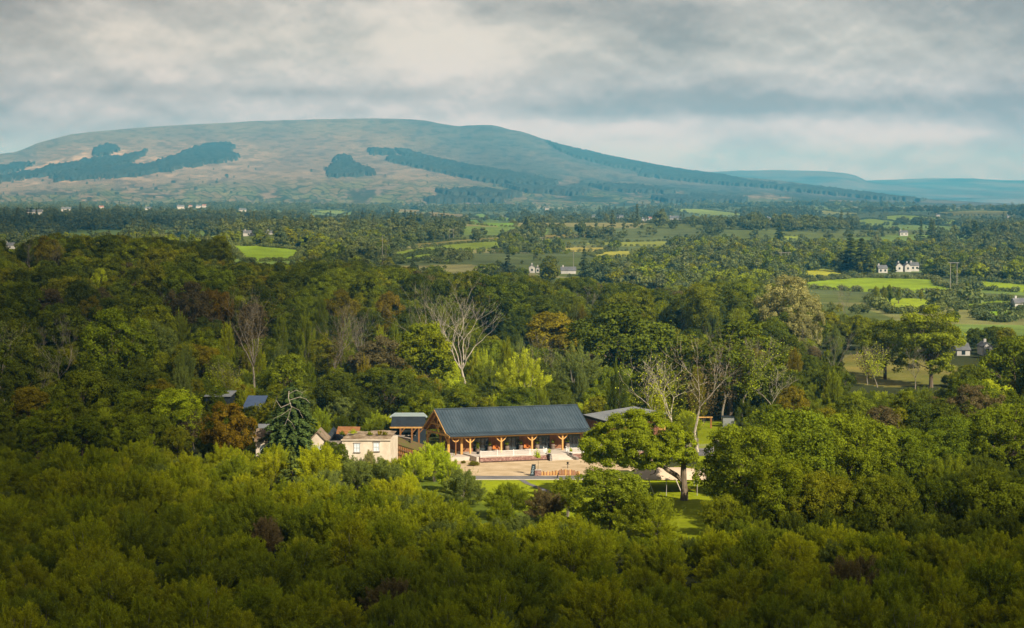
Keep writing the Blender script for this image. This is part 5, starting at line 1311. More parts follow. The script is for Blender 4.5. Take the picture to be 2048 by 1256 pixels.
# the leaning oak on the lawn
def leaning_oak():
    Y = 296.0; x = at(1368, 1004, Y)[0]; t = empty('oak_tree', (x, Y, 0)); tag(t, 'big leaning oak on the lawn, its crown spreading left over the tent', 'tree')
    def q(px, py, dy=0): p = at(px, py, Y+dy); return Vector((p[0], p[1], p[2]))
    mb = MB()
    mb.tube([q(1368,1008),q(1368,1003),q(1369,985),q(1367,960),q(1367,935),q(1372,915),q(1370,890)], [.95,.66,.56,.50,.42,.34,.18], 10)
    mb.tube([q(1366,962),q(1352,950),q(1335,940),q(1322,930),q(1305,915,1),q(1285,895,1),q(1262,880,2)], [.42,.38,.34,.28,.24,.18,.10], 8)
    mb.tube([q(1322,930),q(1312,936,-1),q(1310,946,-1),q(1300,950,-1.5)], [.14,.12,.09,.05], 6)
    mb.tube([q(1330,936),q(1300,925,-1),q(1270,918,-2),q(1240,905,-2),q(1210,895,-1)], [.22,.2,.17,.12,.06], 6)
    mb.tube([q(1310,920),q(1300,890,2),q(1290,865,2),q(1280,845,1)], [.2,.16,.12,.05], 6)
    mb.tube([q(1367,935),q(1355,905,1),q(1340,880,1),q(1325,855,1)], [.26,.2,.14,.06], 6)
    mb.tube([q(1370,925),q(1385,905,-1),q(1392,890,-1)], [.2,.14,.06], 6)
    mb.build('trunk', M['bark'], t)
    rng = np.random.default_rng(5)
    out = [(1160,890),(1168,868),(1185,862),(1205,845),(1222,836),(1240,823),(1262,816),(1290,817),(1318,826),(1345,845),(1362,858),(1380,872),(1392,890),(1393,912),(1384,926),(1362,925),(1345,918),(1325,925),(1300,936),(1270,940),(1235,925),(1205,930),(1180,925),(1165,910)]
    C = []; k = 0
    while len(C) < 330:
        px = rng.uniform(1150, 1400); py = rng.uniform(820, 942)
        if not inpoly(np.array([px]), np.array([py]), out)[0]: continue
        edge = min(math.hypot(px-a, py-b) for a, b in out); dy = rng.uniform(-1, 1)*min(6.5, 1.5+edge*.09)
        c = at(px + (1275-px)*.04, py + (885-py)*.05, Y+dy+(-1.0 if py > 880 else 1.0)); C.append(c)
    C = np.array(C); n = 95000; R_ = rng.uniform(.38, .85, len(C)); w = R_**2; li = rng.choice(len(C), n, p=w/w.sum())
    d = rng.normal(0, 1, (n, 3)); d /= np.linalg.norm(d, axis=1, keepdims=True); cen = C.mean(0)-np.array([0,0,1.5]); o = C[li]-cen; o /= np.linalg.norm(o, axis=1, keepdims=True)
    f = (d*o).sum(1) < -.2; d[f] *= -1
    P = C[li]+d*(R_[li]*rng.uniform(.2, 1.1, n)**.33+rng.exponential(.13, n))[:, None]*np.array([1.1,1.1,.75])
    V = leaf_tris(P, d, .19, rng, .55, .2); lr = rng.uniform(.1, .8, len(C))
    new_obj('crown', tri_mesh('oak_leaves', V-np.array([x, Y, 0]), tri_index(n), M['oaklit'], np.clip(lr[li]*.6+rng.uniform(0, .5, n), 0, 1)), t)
    KEEP.append((x, Y, 3))
leaning_oak()
# bare and half bare trees
bare = [ # px, foot, top, spread, lean, label, seed, ivy
 (1364,905,700,.62,(-.02,0),'dead tree with wide pale crown standing behind the leaning oak',3,True,.33,5),
 (1396,905,668,.22,(-.03,0),'tall thin pale dead stem right of the wide dead tree',8,True,.42,3),
 (935,800,545,.45,(.02,0),'large dead tree with fanned grey branches in the middle of the wood',12,False,.30,6),
 (880,790,560,.40,(-.10,0),'dead tree leaning left beside the large fanned dead tree',13,False,.33,4),
 (1448,850,650,.34,(-.05,0),'bare grey tree in front of the dark wood right of the hall',14,True,.34,4),
 (1478,850,668,.2,(0,0),'thin twiggy bare tree just right of the bare grey tree',15,True,.45,3),
 (1540,850,722,.7,(.30,0),'broken dead tree leaning right with a twisted bare limb',16,False,.4,3),
 (1735,770,690,.4,(0,0),'ivy clad bare tree at the edge of the rough meadow',17,True,.4,4),
 (1755,775,682,.4,(.05,0),'forked bare tree with ivy beside the rough meadow',18,True,.3,4),
 (1830,780,690,.4,(0,0),'bare stemmed tree at the right end of the rough meadow',19,False,.35,4),
 (650,790,600,.3,(0,0),'pale twiggy tree left of the large dead tree in the wood',20,True,.35,5),
 (728,790,620,.25,(.02,0),'slim pale dead tree among the dark wood left of centre',21,False,.35,4),
 (1045,800,662,.3,(0,0),'half bare twiggy tree below the golden tree',22,True,.4,4),
 (505,810,560,.3,(0,0),'pale twiggy ash with brownish crown in the left wood',23,True,.42,6),
 (50,545,480,.2,(0,0),'thin dead stem at the top of the left wood',24,False,.5,2),
 (64,560,478,.2,(.05,0),'second dead stem at the top of the left wood',25,False,.5,2),
 (758,560,470,.1,(0,0),'narrow dead snag rising above the wood edge',26,False,.6,2),
 (120,560,478,.3,(0,0),'dead stem leaning at the top left of the wood',27,False,.4,3),
 (1115,800,690,.3,(0,0),'bare stems between the golden tree and the willow behind the barn',28,True,.4,4),
 (12,830,640,.5,(-.1,0),'bare twiggy tree at the left edge of the picture',29,False,.35,4),
 (432,800,720,.35,(0,0),'small pale barked tree with sparse leaves by the grey shed',30,True,.35,4),
 (463,815,716,.35,(.05,0),'small lichen pale tree with sparse leaves by the blue roof',31,True,.35,4),
 (390,905,815,.45,(0,0),'grey bare branched tree left of the autumn tree',32,True,.35,5)]
def bare_trees():
    for px, base, top, spr, lean, lab, sd_, ivy, fh, fk in bare:
        x, Y, z = ground_hit(px, base); H = at(px, top, Y)[2]-z
        thick = max(.16, H*.022)
        WINDOWS.append((px-12, top+4, px+12, top+(base-top)*.5, Y-2))
        me, tips = bare_mesh(sd_, H, thick*.75, spr*1.4, fk, 5, fh, lean, mat=M['deadwood' if sd_ in (3, 8, 12, 16) else 'greybark'])
        t = empty('bare_tree', (x, Y, z-.1)); tag(t, lab, 'bare tree')
        new_obj('branches', me, t)
        if ivy:
            rng = np.random.default_rng(sd_); n = 1500; tt = tips[rng.integers(0, len(tips), n)]; P = tt*rng.uniform(.5, 1.02, n)[:, None] + rng.normal(0, .35, (n, 3)); P[:, 2] = np.abs(P[:, 2])
            V = leaf_tris(P, rng.normal(0, 1, (n, 3)), .2, rng); new_obj('sparse_leaves', tri_mesh('sparse_leaves', V, tri_index(n), M[['bright','broad','russet'][sd_ % 3]], rng.uniform(0, 1, n)), t)
        KEEP.append((x, Y, 3.0))
bare_trees()
STEM = [bare_mesh(500+k, 13, .14, .34, 3, 5, .46, (0.03*(k-2), 0), mat=M['greybark']) for k in range(5)]
def stem_trees():
    rg = random.Random(77); n = 0
    for k in range(90):
        px = rg.uniform(30, 1700); base = rg.uniform(640, 840); x, Y, z = ground_hit(px, base); s = rg.uniform(.85, 1.2)
        if Y < 372 or ((np.array([(x-a)**2+(Y-b)**2 for a, b, r in KEEP])) < 30).any(): continue
        e = plant('bare_tree', STEM[k % 5][0], None, (x, Y, z-.1), s, rg.uniform(0, 6.28), 'branches'); n += 1
        w = 'left' if px < 680 else ('middle' if px < 1370 else 'right')
        tag(e, 'slender pale stemmed bare tree rising between the crowns of the %s wood' % w, 'bare tree', 'bare stems among the %s wood' % w)
        WINDOWS.append((px-9, proj(x, Y, z+13*s)[1]+2, px+9, proj(x, Y, z+8*s)[1], Y-1)); KEEP.append((x, Y, 1.0))
        if n >= 20: break
stem_trees()
def V1(pair, mat):
    c = pair[0].copy(); c.materials.clear(); c.materials.append(M[mat]); return (c,)+tuple(pair[1:])
# the big near grove at the right
ROUNDm = {k: [V1(p, k) for p in ROUND] for k in ('grove','broad','dark','autumn','gold')}
BROADm = {k: [V1(p, k) for p in BROAD] for k in ('broad','dark','autumn','gold','russet','bright','oak','greywillow','feather')}
WILm = {k: [V1(p, k) for p in WILLOW] for k in ('willow','greywillow','bright','dark','russet','feather','gold','oak','broad')}
FARm = {k: [V1((p,), k) for p in FAR] for k in ('far','broad','oak','gold')}
def P3(lst, i, name, px, base, top, lab, wide=1.0, cat='tree', hh=None, rz=None):
    pr = lst[i % len(lst)]; H = pr[2] if len(pr) > 2 else hh
    return put(name, pr[0], pr[1], px, base, top, H, lab, cat, rz, wide=wide)
G = ROUNDm['grove']; Dk = ROUNDm['dark']; Bd = ROUNDm['broad']
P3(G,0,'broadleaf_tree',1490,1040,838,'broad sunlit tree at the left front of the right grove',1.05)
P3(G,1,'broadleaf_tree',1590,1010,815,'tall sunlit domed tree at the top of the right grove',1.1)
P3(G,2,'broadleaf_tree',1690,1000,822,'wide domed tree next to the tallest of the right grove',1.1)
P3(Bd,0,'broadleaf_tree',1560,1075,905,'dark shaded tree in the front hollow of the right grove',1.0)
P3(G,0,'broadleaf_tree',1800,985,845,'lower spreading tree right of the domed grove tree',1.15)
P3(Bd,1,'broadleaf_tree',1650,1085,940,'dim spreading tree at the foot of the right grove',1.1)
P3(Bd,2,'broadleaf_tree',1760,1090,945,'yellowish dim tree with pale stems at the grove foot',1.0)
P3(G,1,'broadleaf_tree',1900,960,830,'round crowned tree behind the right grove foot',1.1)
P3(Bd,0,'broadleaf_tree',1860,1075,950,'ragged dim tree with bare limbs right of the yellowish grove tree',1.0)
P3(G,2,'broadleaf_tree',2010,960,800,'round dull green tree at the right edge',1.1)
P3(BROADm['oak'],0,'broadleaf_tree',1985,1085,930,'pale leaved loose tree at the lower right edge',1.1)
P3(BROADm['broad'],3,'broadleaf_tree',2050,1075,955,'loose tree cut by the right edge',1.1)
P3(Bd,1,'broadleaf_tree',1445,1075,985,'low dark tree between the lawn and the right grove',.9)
# by the buildings
P3(BROADm['oak'],1,'broadleaf_tree',1222,1065,930,'light green tree in front of the leaning oak crown',1.35)
P3(WILm['oak'],3,'lawn_bush',1285,1075,985,'green bush at the left edge of the right lawn',1.3,'bush',4.6)
P3(WILm['willow'],4,'lawn_bush',1180,1060,1000,'low olive bush under the light green tree',1.3,'bush',5.5)
P3(WILm['willow'],0,'lawn_bush',1315,1090,1030,'olive bush at the foot of the right lawn',1.3,'bush',5.2)
P3(WILm['oak'],2,'lawn_bush',1135,1035,952,'light green bush on the lawn below the log edging',1.3,'bush',5.8)
P3(WILm['willow'],3,'hazel_bush',636,985,888,'olive bush covering the foot of the gabled outhouse',1.0,'bush',4.6)
P3(WILm['willow'],6,'hazel_bush',545,985,902,'tall olive bush covering the foot of the ruined cottage',1.0,'bush',6.0)
P3(WILm['russet'],0,'lawn_bush',1088,1045,975,'brownish bush between the lawn path and the light green bush',1.1,'bush',5.2)
P3(WILm['oak'],1,'lawn_bush',1022,1040,965,'rounded olive bush in front of the lawn path',1.3,'bush',5.0)
P3(WILm['bright'],4,'hazel_bush',868,965,882,'bright yellow green bush in front of the barn gable',1.0,'bush',5.5)
P3(WILm['bright'],1,'hazel_bush',828,970,902,'bright bush right of the derelict house',1.0,'bush',5.0)
P3(WILm['bright'],5,'hazel_bush',898,985,918,'bright feathery bush below the left end of the terrace',1.1,'bush',5.0)
P3(WILm['greywillow'],0,'sallow_bush',770,985,914,'grey green bush below the derelict house',1.2,'bush',5.2)
P3(WILm['greywillow'],3,'sallow_bush',715,985,914,'grey green bush left of the one below the derelict house',1.2,'bush',4.6)
P3(WILm['greywillow'],4,'sallow_bush',925,1015,935,'blue green bush in front of the sandy forecourt',1.1,'bush',5.5)
P3(WILm['gold'],3,'low_shrub',948,933,921,'low reddish green shrub bed at the left end of the terrace wall',1.9,'shrub',4.6)
P3(WILm['gold'],0,'low_shrub',928,929,920,'small yellowish shrub by the left end of the terrace wall',1.5,'shrub',5.2)
P3(BROADm['dark'],1,'dark_bush',668,960,878,'round dark green bush left of the derelict house',.85)
P3(WILm['feather'],2,'climber',738,940,900,'straggly flowering shrub against the derelict house front',.9,'shrub',5.8)
P3(BROADm['autumn'],5,'autumn_tree',460,935,802,'rusty orange autumn tree left of the ruined cottage',1.0)
P3(BROADm['autumn'],4,'autumn_tree',806,880,822,'small orange leaved tree in front of the dark wing',.5)
P3(BROADm['gold'],2,'autumn_tree',1105,760,615,'golden yellow tree behind the barn, right of centre',1.35)
P3(BROADm['autumn'],3,'autumn_tree',780,680,583,'small orange crown in the wood left of the dead trees',.7)
P3(BROADm['gold'],0,'autumn_tree',685,690,575,'yellow topped tree in the wood above the dark grove',.9)
P3(BROADm['autumn'],1,'autumn_tree',432,690,572,'orange tinged tree beside the brown one in the left wood',.6)
P3(BROADm['russet'],5,'russet_tree',378,700,560,'purple brown tree in the left wood',.9)
P3(BROADm['russet'],2,'russet_tree',505,720,600,'brownish grey twiggy crown in the left wood',1.0)
P3(BROADm['russet'],3,'russet_tree',760,790,672,'brown green tree above the dark round trees left of the barn',1.2)
P3(BROADm['autumn'],0,'autumn_tree',812,800,728,'orange patched tree just left behind the barn wing',.7)
P3(BROADm['dark'],3,'dark_tree',506,885,812,'small dark tree in front of the blue roofed shed',.9)
P3(Dk,0,'dark_tree',770,850,728,'big dark round tree left of the barn wing',1.25)
P3(Dk,1,'dark_tree',690,850,740,'dark round tree above the derelict house',1.1)
P3(BROADm['broad'],6,'broadleaf_tree',850,815,640,'tall mid green tree behind the barn, left of the dead tree',1.1)
P3(BROADm['bright'],6,'birch_tree',900,815,718,'light green birch right behind the barn ridge left end',.8)
P3(WILm['bright'],6,'birch_tree',1050,830,700,'slim light birch behind the barn ridge',.9,'tree',6.0)
P3(WILm['oak'],6,'birch_tree',980,815,715,'slim green birch behind the middle of the barn',.9,'tree',6.0)
P3(WILm['greywillow'],6,'willow_tree',1152,815,690,'pale grey green willow behind the barn ridge right end',1.1,'tree',6.0)
P3(BROADm['oak'],5,'broadleaf_tree',232,800,612,'tree with yellow green top standing out in the left wood',1.0)
P3(BROADm['gold'],6,'autumn_tree',60,880,770,'olive gold tree at the left edge above the scrub',1.2)
P3(BROADm['bright'],1,'broadleaf_tree',200,600,532,'small yellow green crown high in the left wood',.7)
P3(BROADm['feather'],5,'feathery_tree',1575,700,548,'pale creamy feathery tree at the wood edge right of centre',1.1)
P3(BROADm['feather'],0,'feathery_tree',1610,720,600,'pale creamy tree below the feathery one',.8)
P3(BROADm['oak'],4,'broadleaf_tree',1862,775,606,'tall rounded tree standing over the rough meadow',1.35)
P3(BROADm['broad'],1,'broadleaf_tree',1770,760,632,'spreading tree left of the tall rounded one by the meadow',1.2)
P3(BROADm['dark'],5,'dark_tree',1460,840,640,'very broad dark tree right of the dead trees',1.5)
P3(BROADm['dark'],0,'dark_tree',1250,800,600,'tall dark tree in the wood behind the hall',1.4)
P3(BROADm['gold'],3,'maple_tree',1585,860,772,'yellow green layered tree behind the right grove',.8)
P3(BROADm['bright'],2,'broadleaf_tree',355,905,768,'fresh green tree left of the autumn tree',1.2)
P3(BROADm['oak'],2,'broadleaf_tree',575,830,700,'yellow green topped tree above the dark fir',1.1)
P3(BROADm['broad'],5,'broadleaf_tree',985,700,545,'bright topped crown on the wood edge right of the dead trees',1.1)
P3(BROADm['oak'],5,'broadleaf_tree',280,560,474,'domed tree on top of the left wood',1.2)
P3(BROADm['broad'],6,'broadleaf_tree',440,560,468,'tall tree on the skyline of the left wood',.9)
# slender upright young trees that stand up out of the wood
def slender():
    rg = random.Random(12); n = 0; look = {'bright':'light green','oak':'fresh green','greywillow':'grey green','broad':'dark green','gold':'yellowing','willow':'olive green'}
    for k in range(400):
        px = rg.uniform(330, 1700); base = rg.uniform(690, 868); x, Y, z = ground_hit(px, base)
        if Y < 366 or (np.array([(x-a)**2+(Y-b)**2-(r+1.5)**2 for a, b, r in KEEP]) < 0).any() or inpoly(np.array([x]), np.array([Y]), LAWN2)[0]: continue
        s = rg.uniform(.85, 1.35); sz = s*rg.uniform(1.5, 2.3); top = proj(x, Y, z+5.4*sz)[1]
        if blocked(np.array([px]), top, proj(x, Y, z)[1], 2.0*s/Y*F, Y)[0]: continue
        mt = rg.choice(['bright','oak','oak','greywillow','greywillow','broad','willow','gold']); pr = WILm[mt][rg.choice([2,5,6])]
        e = plant('birch_tree', pr[0], pr[1], (x, Y, z-.1), s*.85, rg.uniform(0, 6.28), sz=sz); n += 1; w = 'left' if px < 680 else ('middle' if px < 1370 else 'right')
        tag(e, 'slender %s upright tree rising through the %s wood' % (look[mt], w), 'tree', 'slender %s trees of the %s wood' % (look[mt], w)); KEEP.append((x, Y, 1.5))
        WINDOWS.append((px-10, top+3, px+10, top+(base-top)*.45, Y-2))
        if n >= 75: break
slender()
# the dark fir with pale dead branches
def fir():
    x, Y, z = ground_hit(585, 935); H = at(585, 765, Y)[2]
    V, T, r, _ = crown_fir(71, 6.6, H-1, .6, 26, 22, .32, .34, .42); t = empty('fir_tree', (x, Y, 0)); tag(t, 'large dark fir with pale dead branches in front of the cottage', 'fir tree')
    new_obj('crown', tri_mesh('fir_needles', V, T, M['fir'], r), t)
    mb = MB(); mb.tube([(x,Y,0),(x,Y,H*.5),(x,Y,H*.95)], [.45,.3,.06], 8); mb.build('trunk', M['bark'], t)
    mb = MB(); q = lambda px, py, dy=-3.2: Vector(tuple(at(px, py, Y+dy-1.8)))
    for pts, r in (([(578,782),(577,796),(583,815),(575,838),(569,852)],.09), ([(580,800),(600,794),(612,798),(620,806)],.08), ([(582,806),(562,815),(552,800),(547,816)],.09), ([(577,788),(592,780),(606,786)],.07),
                   ([(583,816),(563,830),(545,838)],.06), ([(581,812),(598,820),(606,836)],.06), ([(600,794),(606,784),(614,780)],.04), ([(575,838),(584,846),(590,858)],.05), ([(552,800),(556,790)],.04)):
        n = len(pts); mb.tube([q(px, py, -3.2-.5*math.sin(k*1.3)) for k, (px, py) in enumerate(pts)], [r*.75*(1-.6*k/(n-1)) for k in range(n)], 6)
    mb.build('dead_branches', M['deadwood'], t)
    KEEP.append((x, Y, 5))
    V, T, r, _ = crown_fir(73, 3.2, 8, .3, 12, 10, .3, .2); x2, Y2, z2 = ground_hit(585, 990); t = empty('fir_tree', (x2, Y2, 0)); tag(t, 'small blue green conifer in the scrub below the dark fir', 'fir tree')
    new_obj('crown', tri_mesh('fir_needles', V*.85, T, M['greywillow'], r), t); mb = MB(); mb.tube([(x2,Y2,0),(x2,Y2,6)], [.16,.03], 6); mb.build('trunk', M['bark'], t)
fir()
# tall conifers and ivy columns across the fields
V_, T_, r_, _ = crown_fir(74, 3.0, 14, .8, 12, 9, .8, .25); PINE = tri_mesh('pine_needles', V_, T_, M['dark'], r_)
mb = MB(); mb.tube([(0,0,-.2),(0,0,14)], [.3,.05], 6); o_ = mb.build('pine_trunk', M['bark']); PINET = o_.data; bpy.data.objects.remove(o_)
for px, base, top, wd, lab in ((1558,492,438,1.3,'tall dark conifer standing alone above the far trees'),(1700,545,470,1.6,'tall conifer left of the farm group'),(1722,548,478,1.6,'conifer just left of the white farm houses'),
        (1735,552,500,1.6,'broad dark conifer beside the low white farm house'),(1785,545,505,1.3,'conifer between the low white house and the farm group'),(1395,560,540,1.2,'small dark conifer near the wood edge'),(1505,560,520,1.4,'dark conifer at the wood edge right of centre'),
        (1862,485,440,1.4,'tall dark conifer in the row right of the lone white house'),(1950,490,442,1.5,'dark conifer at the right end of the far conifer row')):
    put('conifer_tree', PINE, PINET, px, base, top, 15, lab, 'conifer', wide=wd)
mb = MB(); mb.tube([(0,0,-.2),(0,0,5)], [.25,.08], 6); o_ = mb.build('ivy_trunk', M['bark']); IVT = o_.data; bpy.data.objects.remove(o_)
IV = [(1752,605,570,'first'),(1769,608,572,'second'),(1780,606,567,'third'),(1797,607,574,'fourth'),(1842,602,577,'fifth'),(1866,600,578,'sixth'),(1872,600,573,'seventh'),(1935,598,562,'eighth')]
for px, b, tp, w in IV:
    V, T, r, _ = crown_dome(int(px), 1.15, 6, 46, 60, .34); c = tri_mesh('ivy_leaves', V, T, M['broad'], r)
    put('ivy_tree', c, IVT, px, b, tp, 6.2, 'narrow ivy clad tree, %s from the left in the field hedge' % w, 'tree', wide=.9, crown_name='ivy')

# ------------------------------------------------------------------ hedgerows round the fields
def hedge(name, pts, label, hgt=3.0, seed=0, step=3.2, tall=.18):
    rng = np.random.default_rng(seed); P = np.array(pts, float); out = []
    if True:
        seg = np.linalg.norm(np.diff(P, axis=0), axis=1); L_ = seg.sum(); s = np.arange(0, L_, step) + rng.uniform(-1, 1, len(np.arange(0, L_, step)))
        cs = np.concatenate([[0], np.cumsum(seg)]); xs = np.interp(s, cs, P[:, 0])+rng.normal(0, .8, len(s)); ys = np.interp(s, cs, P[:, 1])+rng.normal(0, .8, len(s))
    src = np.empty(len(HB.vertices)*3, np.float32); HB.vertices.foreach_get('co', src); src = src.reshape(-1, 3)
    nV = len(src); Vs = []; rs = []
    base = np.array([xs[0], ys[0], float(terrain(xs[0], ys[0]))])
    for x, y in zip(xs, ys):
        k = rng.uniform(.6, 1.25)*hgt/3.0
        if rng.random() < tall: k *= rng.uniform(1.5, 2.6)
        a = rng.uniform(0, 6.28); c, s_ = math.cos(a), math.sin(a); v = src*k; v = np.stack([v[:, 0]*c-v[:, 1]*s_, v[:, 0]*s_+v[:, 1]*c, v[:, 2]], 1)
        z = float(terrain(x, y)); Vs.append(v + np.array([x, y, z])-base); rs.append(np.full(nV//3, rng.uniform(0, 1))*.5+rng.uniform(0, .5, nV//3))
    V = np.concatenate(Vs); me = tri_mesh(name, V, tri_index(len(V)//3), M['far'], np.concatenate(rs))
    o = new_obj(name, me, None, tuple(base)); tag(o, label, 'hedge', 'hedgerows between the fields')
HL = {0:'hedge around the bright green field beyond the left wood',1:'hedge around the long green field on the central hill',2:'hedge round the small left patch of the central hill',3:'hedge round the small green patch above the wood',
 4:'dark hedge along the brown field on the central hill',5:'hedge round the upper tan field in mid picture',6:'hedge round the lower tan field in mid picture',7:'hedge by the brown strip above the tan fields',8:'hedge along the narrow field right of the tan ones',
 9:'hedge of the upper far green field in mid plain',10:'hedge of the lower far green field in mid plain',11:'hedge round the left brown far field',12:'hedge round the right brown far field',13:'hedge of the long far field at the mountain foot',
 14:'hedge of the pale far field on the right',15:'hedge of the bright far field on the right',16:'hedge of the small bright far field on the right',17:'hedge of the far field at the right edge',18:'hedge of the small green field among the right trees',
 19:'hedge of the yellow field left of the farm',20:'hedge round the big green field on the right',21:'hedge round the green field at the right edge',22:'hedge round the sunny field below the ivy trees',23:'hedge of the narrow right field',24:'hedge of the lawn by the right edge house',26:'hedge of the small left far field',27:'hedge of the second left far field',28:'hedge of the far left plain field'}
for i, (k, poly, c) in enumerate(FIELDS):
    if i == 25: continue
    x_ = [p[0] for p in poly]; yb = [p[1] for p in poly]; dist = np.mean(yb)
    hedge('hedgerow', list(poly)+[poly[0]], HL.get(i, 'hedge round a far field'), 2.2 if dist < 1300 else (1.5 if dist < 2200 else 2.2), i, 3.0 if dist < 1300 else max(4.5, dist/420), .05)

# ------------------------------------------------------------------ the many: scrub in front, wood behind
def clear_poly(x, y, r=0):
    ok = np.ones(np.shape(x), bool)
    for poly in [LAWN, LAWN2] + [f[1] for f in FIELDS]:
        ok &= ~inpoly(x, y, poly)
        if r:
            for dx, dy in ((r,0),(-r,0),(0,r),(0,-r)): ok &= ~inpoly(x+dx, y+dy, poly)
    return ok
def ticket(px, Y):
    return 'left' if px < 680 else ('middle' if px < 1370 else 'right')
def scrub():
    P, rng = grid_pts(186, 338, 4.3, 21, .285); x, y = P[:, 0], P[:, 1]; z = terrain(x, y); s = rng.uniform(.62, 1.05, len(x))*(.72+.5*vnoise(x/12, y/12, 5)) + (rng.random(len(x)) < .25)*rng.uniform(.2, .6, len(x))
    ok = clear_poly(x, y, 1.2) & free(x, y, 1.5); x, y, z, s = x[ok], y[ok], z[ok], s[ok]
    px, pt = proj(x, y, z+5.6*s); _, pb = proj(x, y, z); hw = 2.5*s/y*F
    wob = (vnoise(px/34, y*0, 61)-.5)*44*sstep(-px, -640, -560)
    lim = np.interp(px, SKY_SCRUB[:, 0], SKY_SCRUB[:, 1]) + wob
    lim = np.maximum(lim, np.maximum(np.interp(px-hw*.6, SKY_SCRUB[:, 0], SKY_SCRUB[:, 1]), np.interp(px+hw*.6, SKY_SCRUB[:, 0], SKY_SCRUB[:, 1])) - 6 + wob)
    # shrink those that would stand above the scrub's skyline
    need = np.clip((pb-lim)/(pb-pt), 0, 1); s2 = s*np.minimum(1, need); px, pt = proj(x, y, z+5.6*s2)
    ok = (s2 > .42) & ~blocked(px, pt, pb, hw*s2/s, y); x, y, z, s, px, pb = x[ok], y[ok], z[ok], s2[ok], px[ok], pb[ok]
    # the scrub ends where the right grove begins
    ok = ~((px > 1440) & (y > 300)) & ~((px > 1300) & (px < 1440) & (y > 270)); x, y, z, s, px = x[ok], y[ok], z[ok], s[ok], px[ok]
    inf = (px > -60) & (px < 2108); order = np.argsort(np.where(inf, y, 1e9)); near = order[:298]; rest = order[298:]
    mats = ['willow','willow','willow','willow','oak','greywillow','russet']
    tone = (fbm(x/18, y/18, 77, 2)*1.6 + rng.uniform(-.35, .35, len(x)))
    mi = np.where(tone > 1.02, 4, np.where(tone < .30, 5, 0)); mi[rng.random(len(x)) < .006] = 6
    look = {'willow':'olive green feathery willow bush','oak':'fresh green feathery willow bush','greywillow':'grey green willow bush','russet':'brownish green willow bush'}
    whr = {'left':'in the dense scrub across the lower left','middle':'in the dense scrub below the lawn and barn','right':'in the dense scrub below the right grove'}
    for i in near:
        mt = mats[mi[i]]; k = int(rng.integers(0, 7)); pr = WILm[mt][k]; e = plant('willow_bush', pr[0], pr[1], (x[i], y[i], z[i]-.1), float(s[i]), float(rng.uniform(0, 6.28)), 'foliage', 'stem')
        w = ticket(px[i], y[i]); tag(e, look[mt]+' '+whr[w], 'bush', look[mt].split(' ')[0]+' willow bushes in the '+w+' scrub')
    srcs = []; [srcs.extend(WILm[q][:7][j][0] for j in range(7)) for q in ('willow','oak','greywillow','russet')]
    off = np.array([0,0,0,0,7,14,21])[mi[rest]]
    stuff_instances('willow_scrub', np.stack([x[rest], y[rest], z[rest]-.1], 1), s[rest], rng.uniform(0, 6.28, len(rest)), off+rng.integers(0, 7, len(rest)), srcs, 'dense olive green willow scrub filling the lower half up to the lawn', 'scrub')
    print('scrub', len(near), len(rest))
scrub()
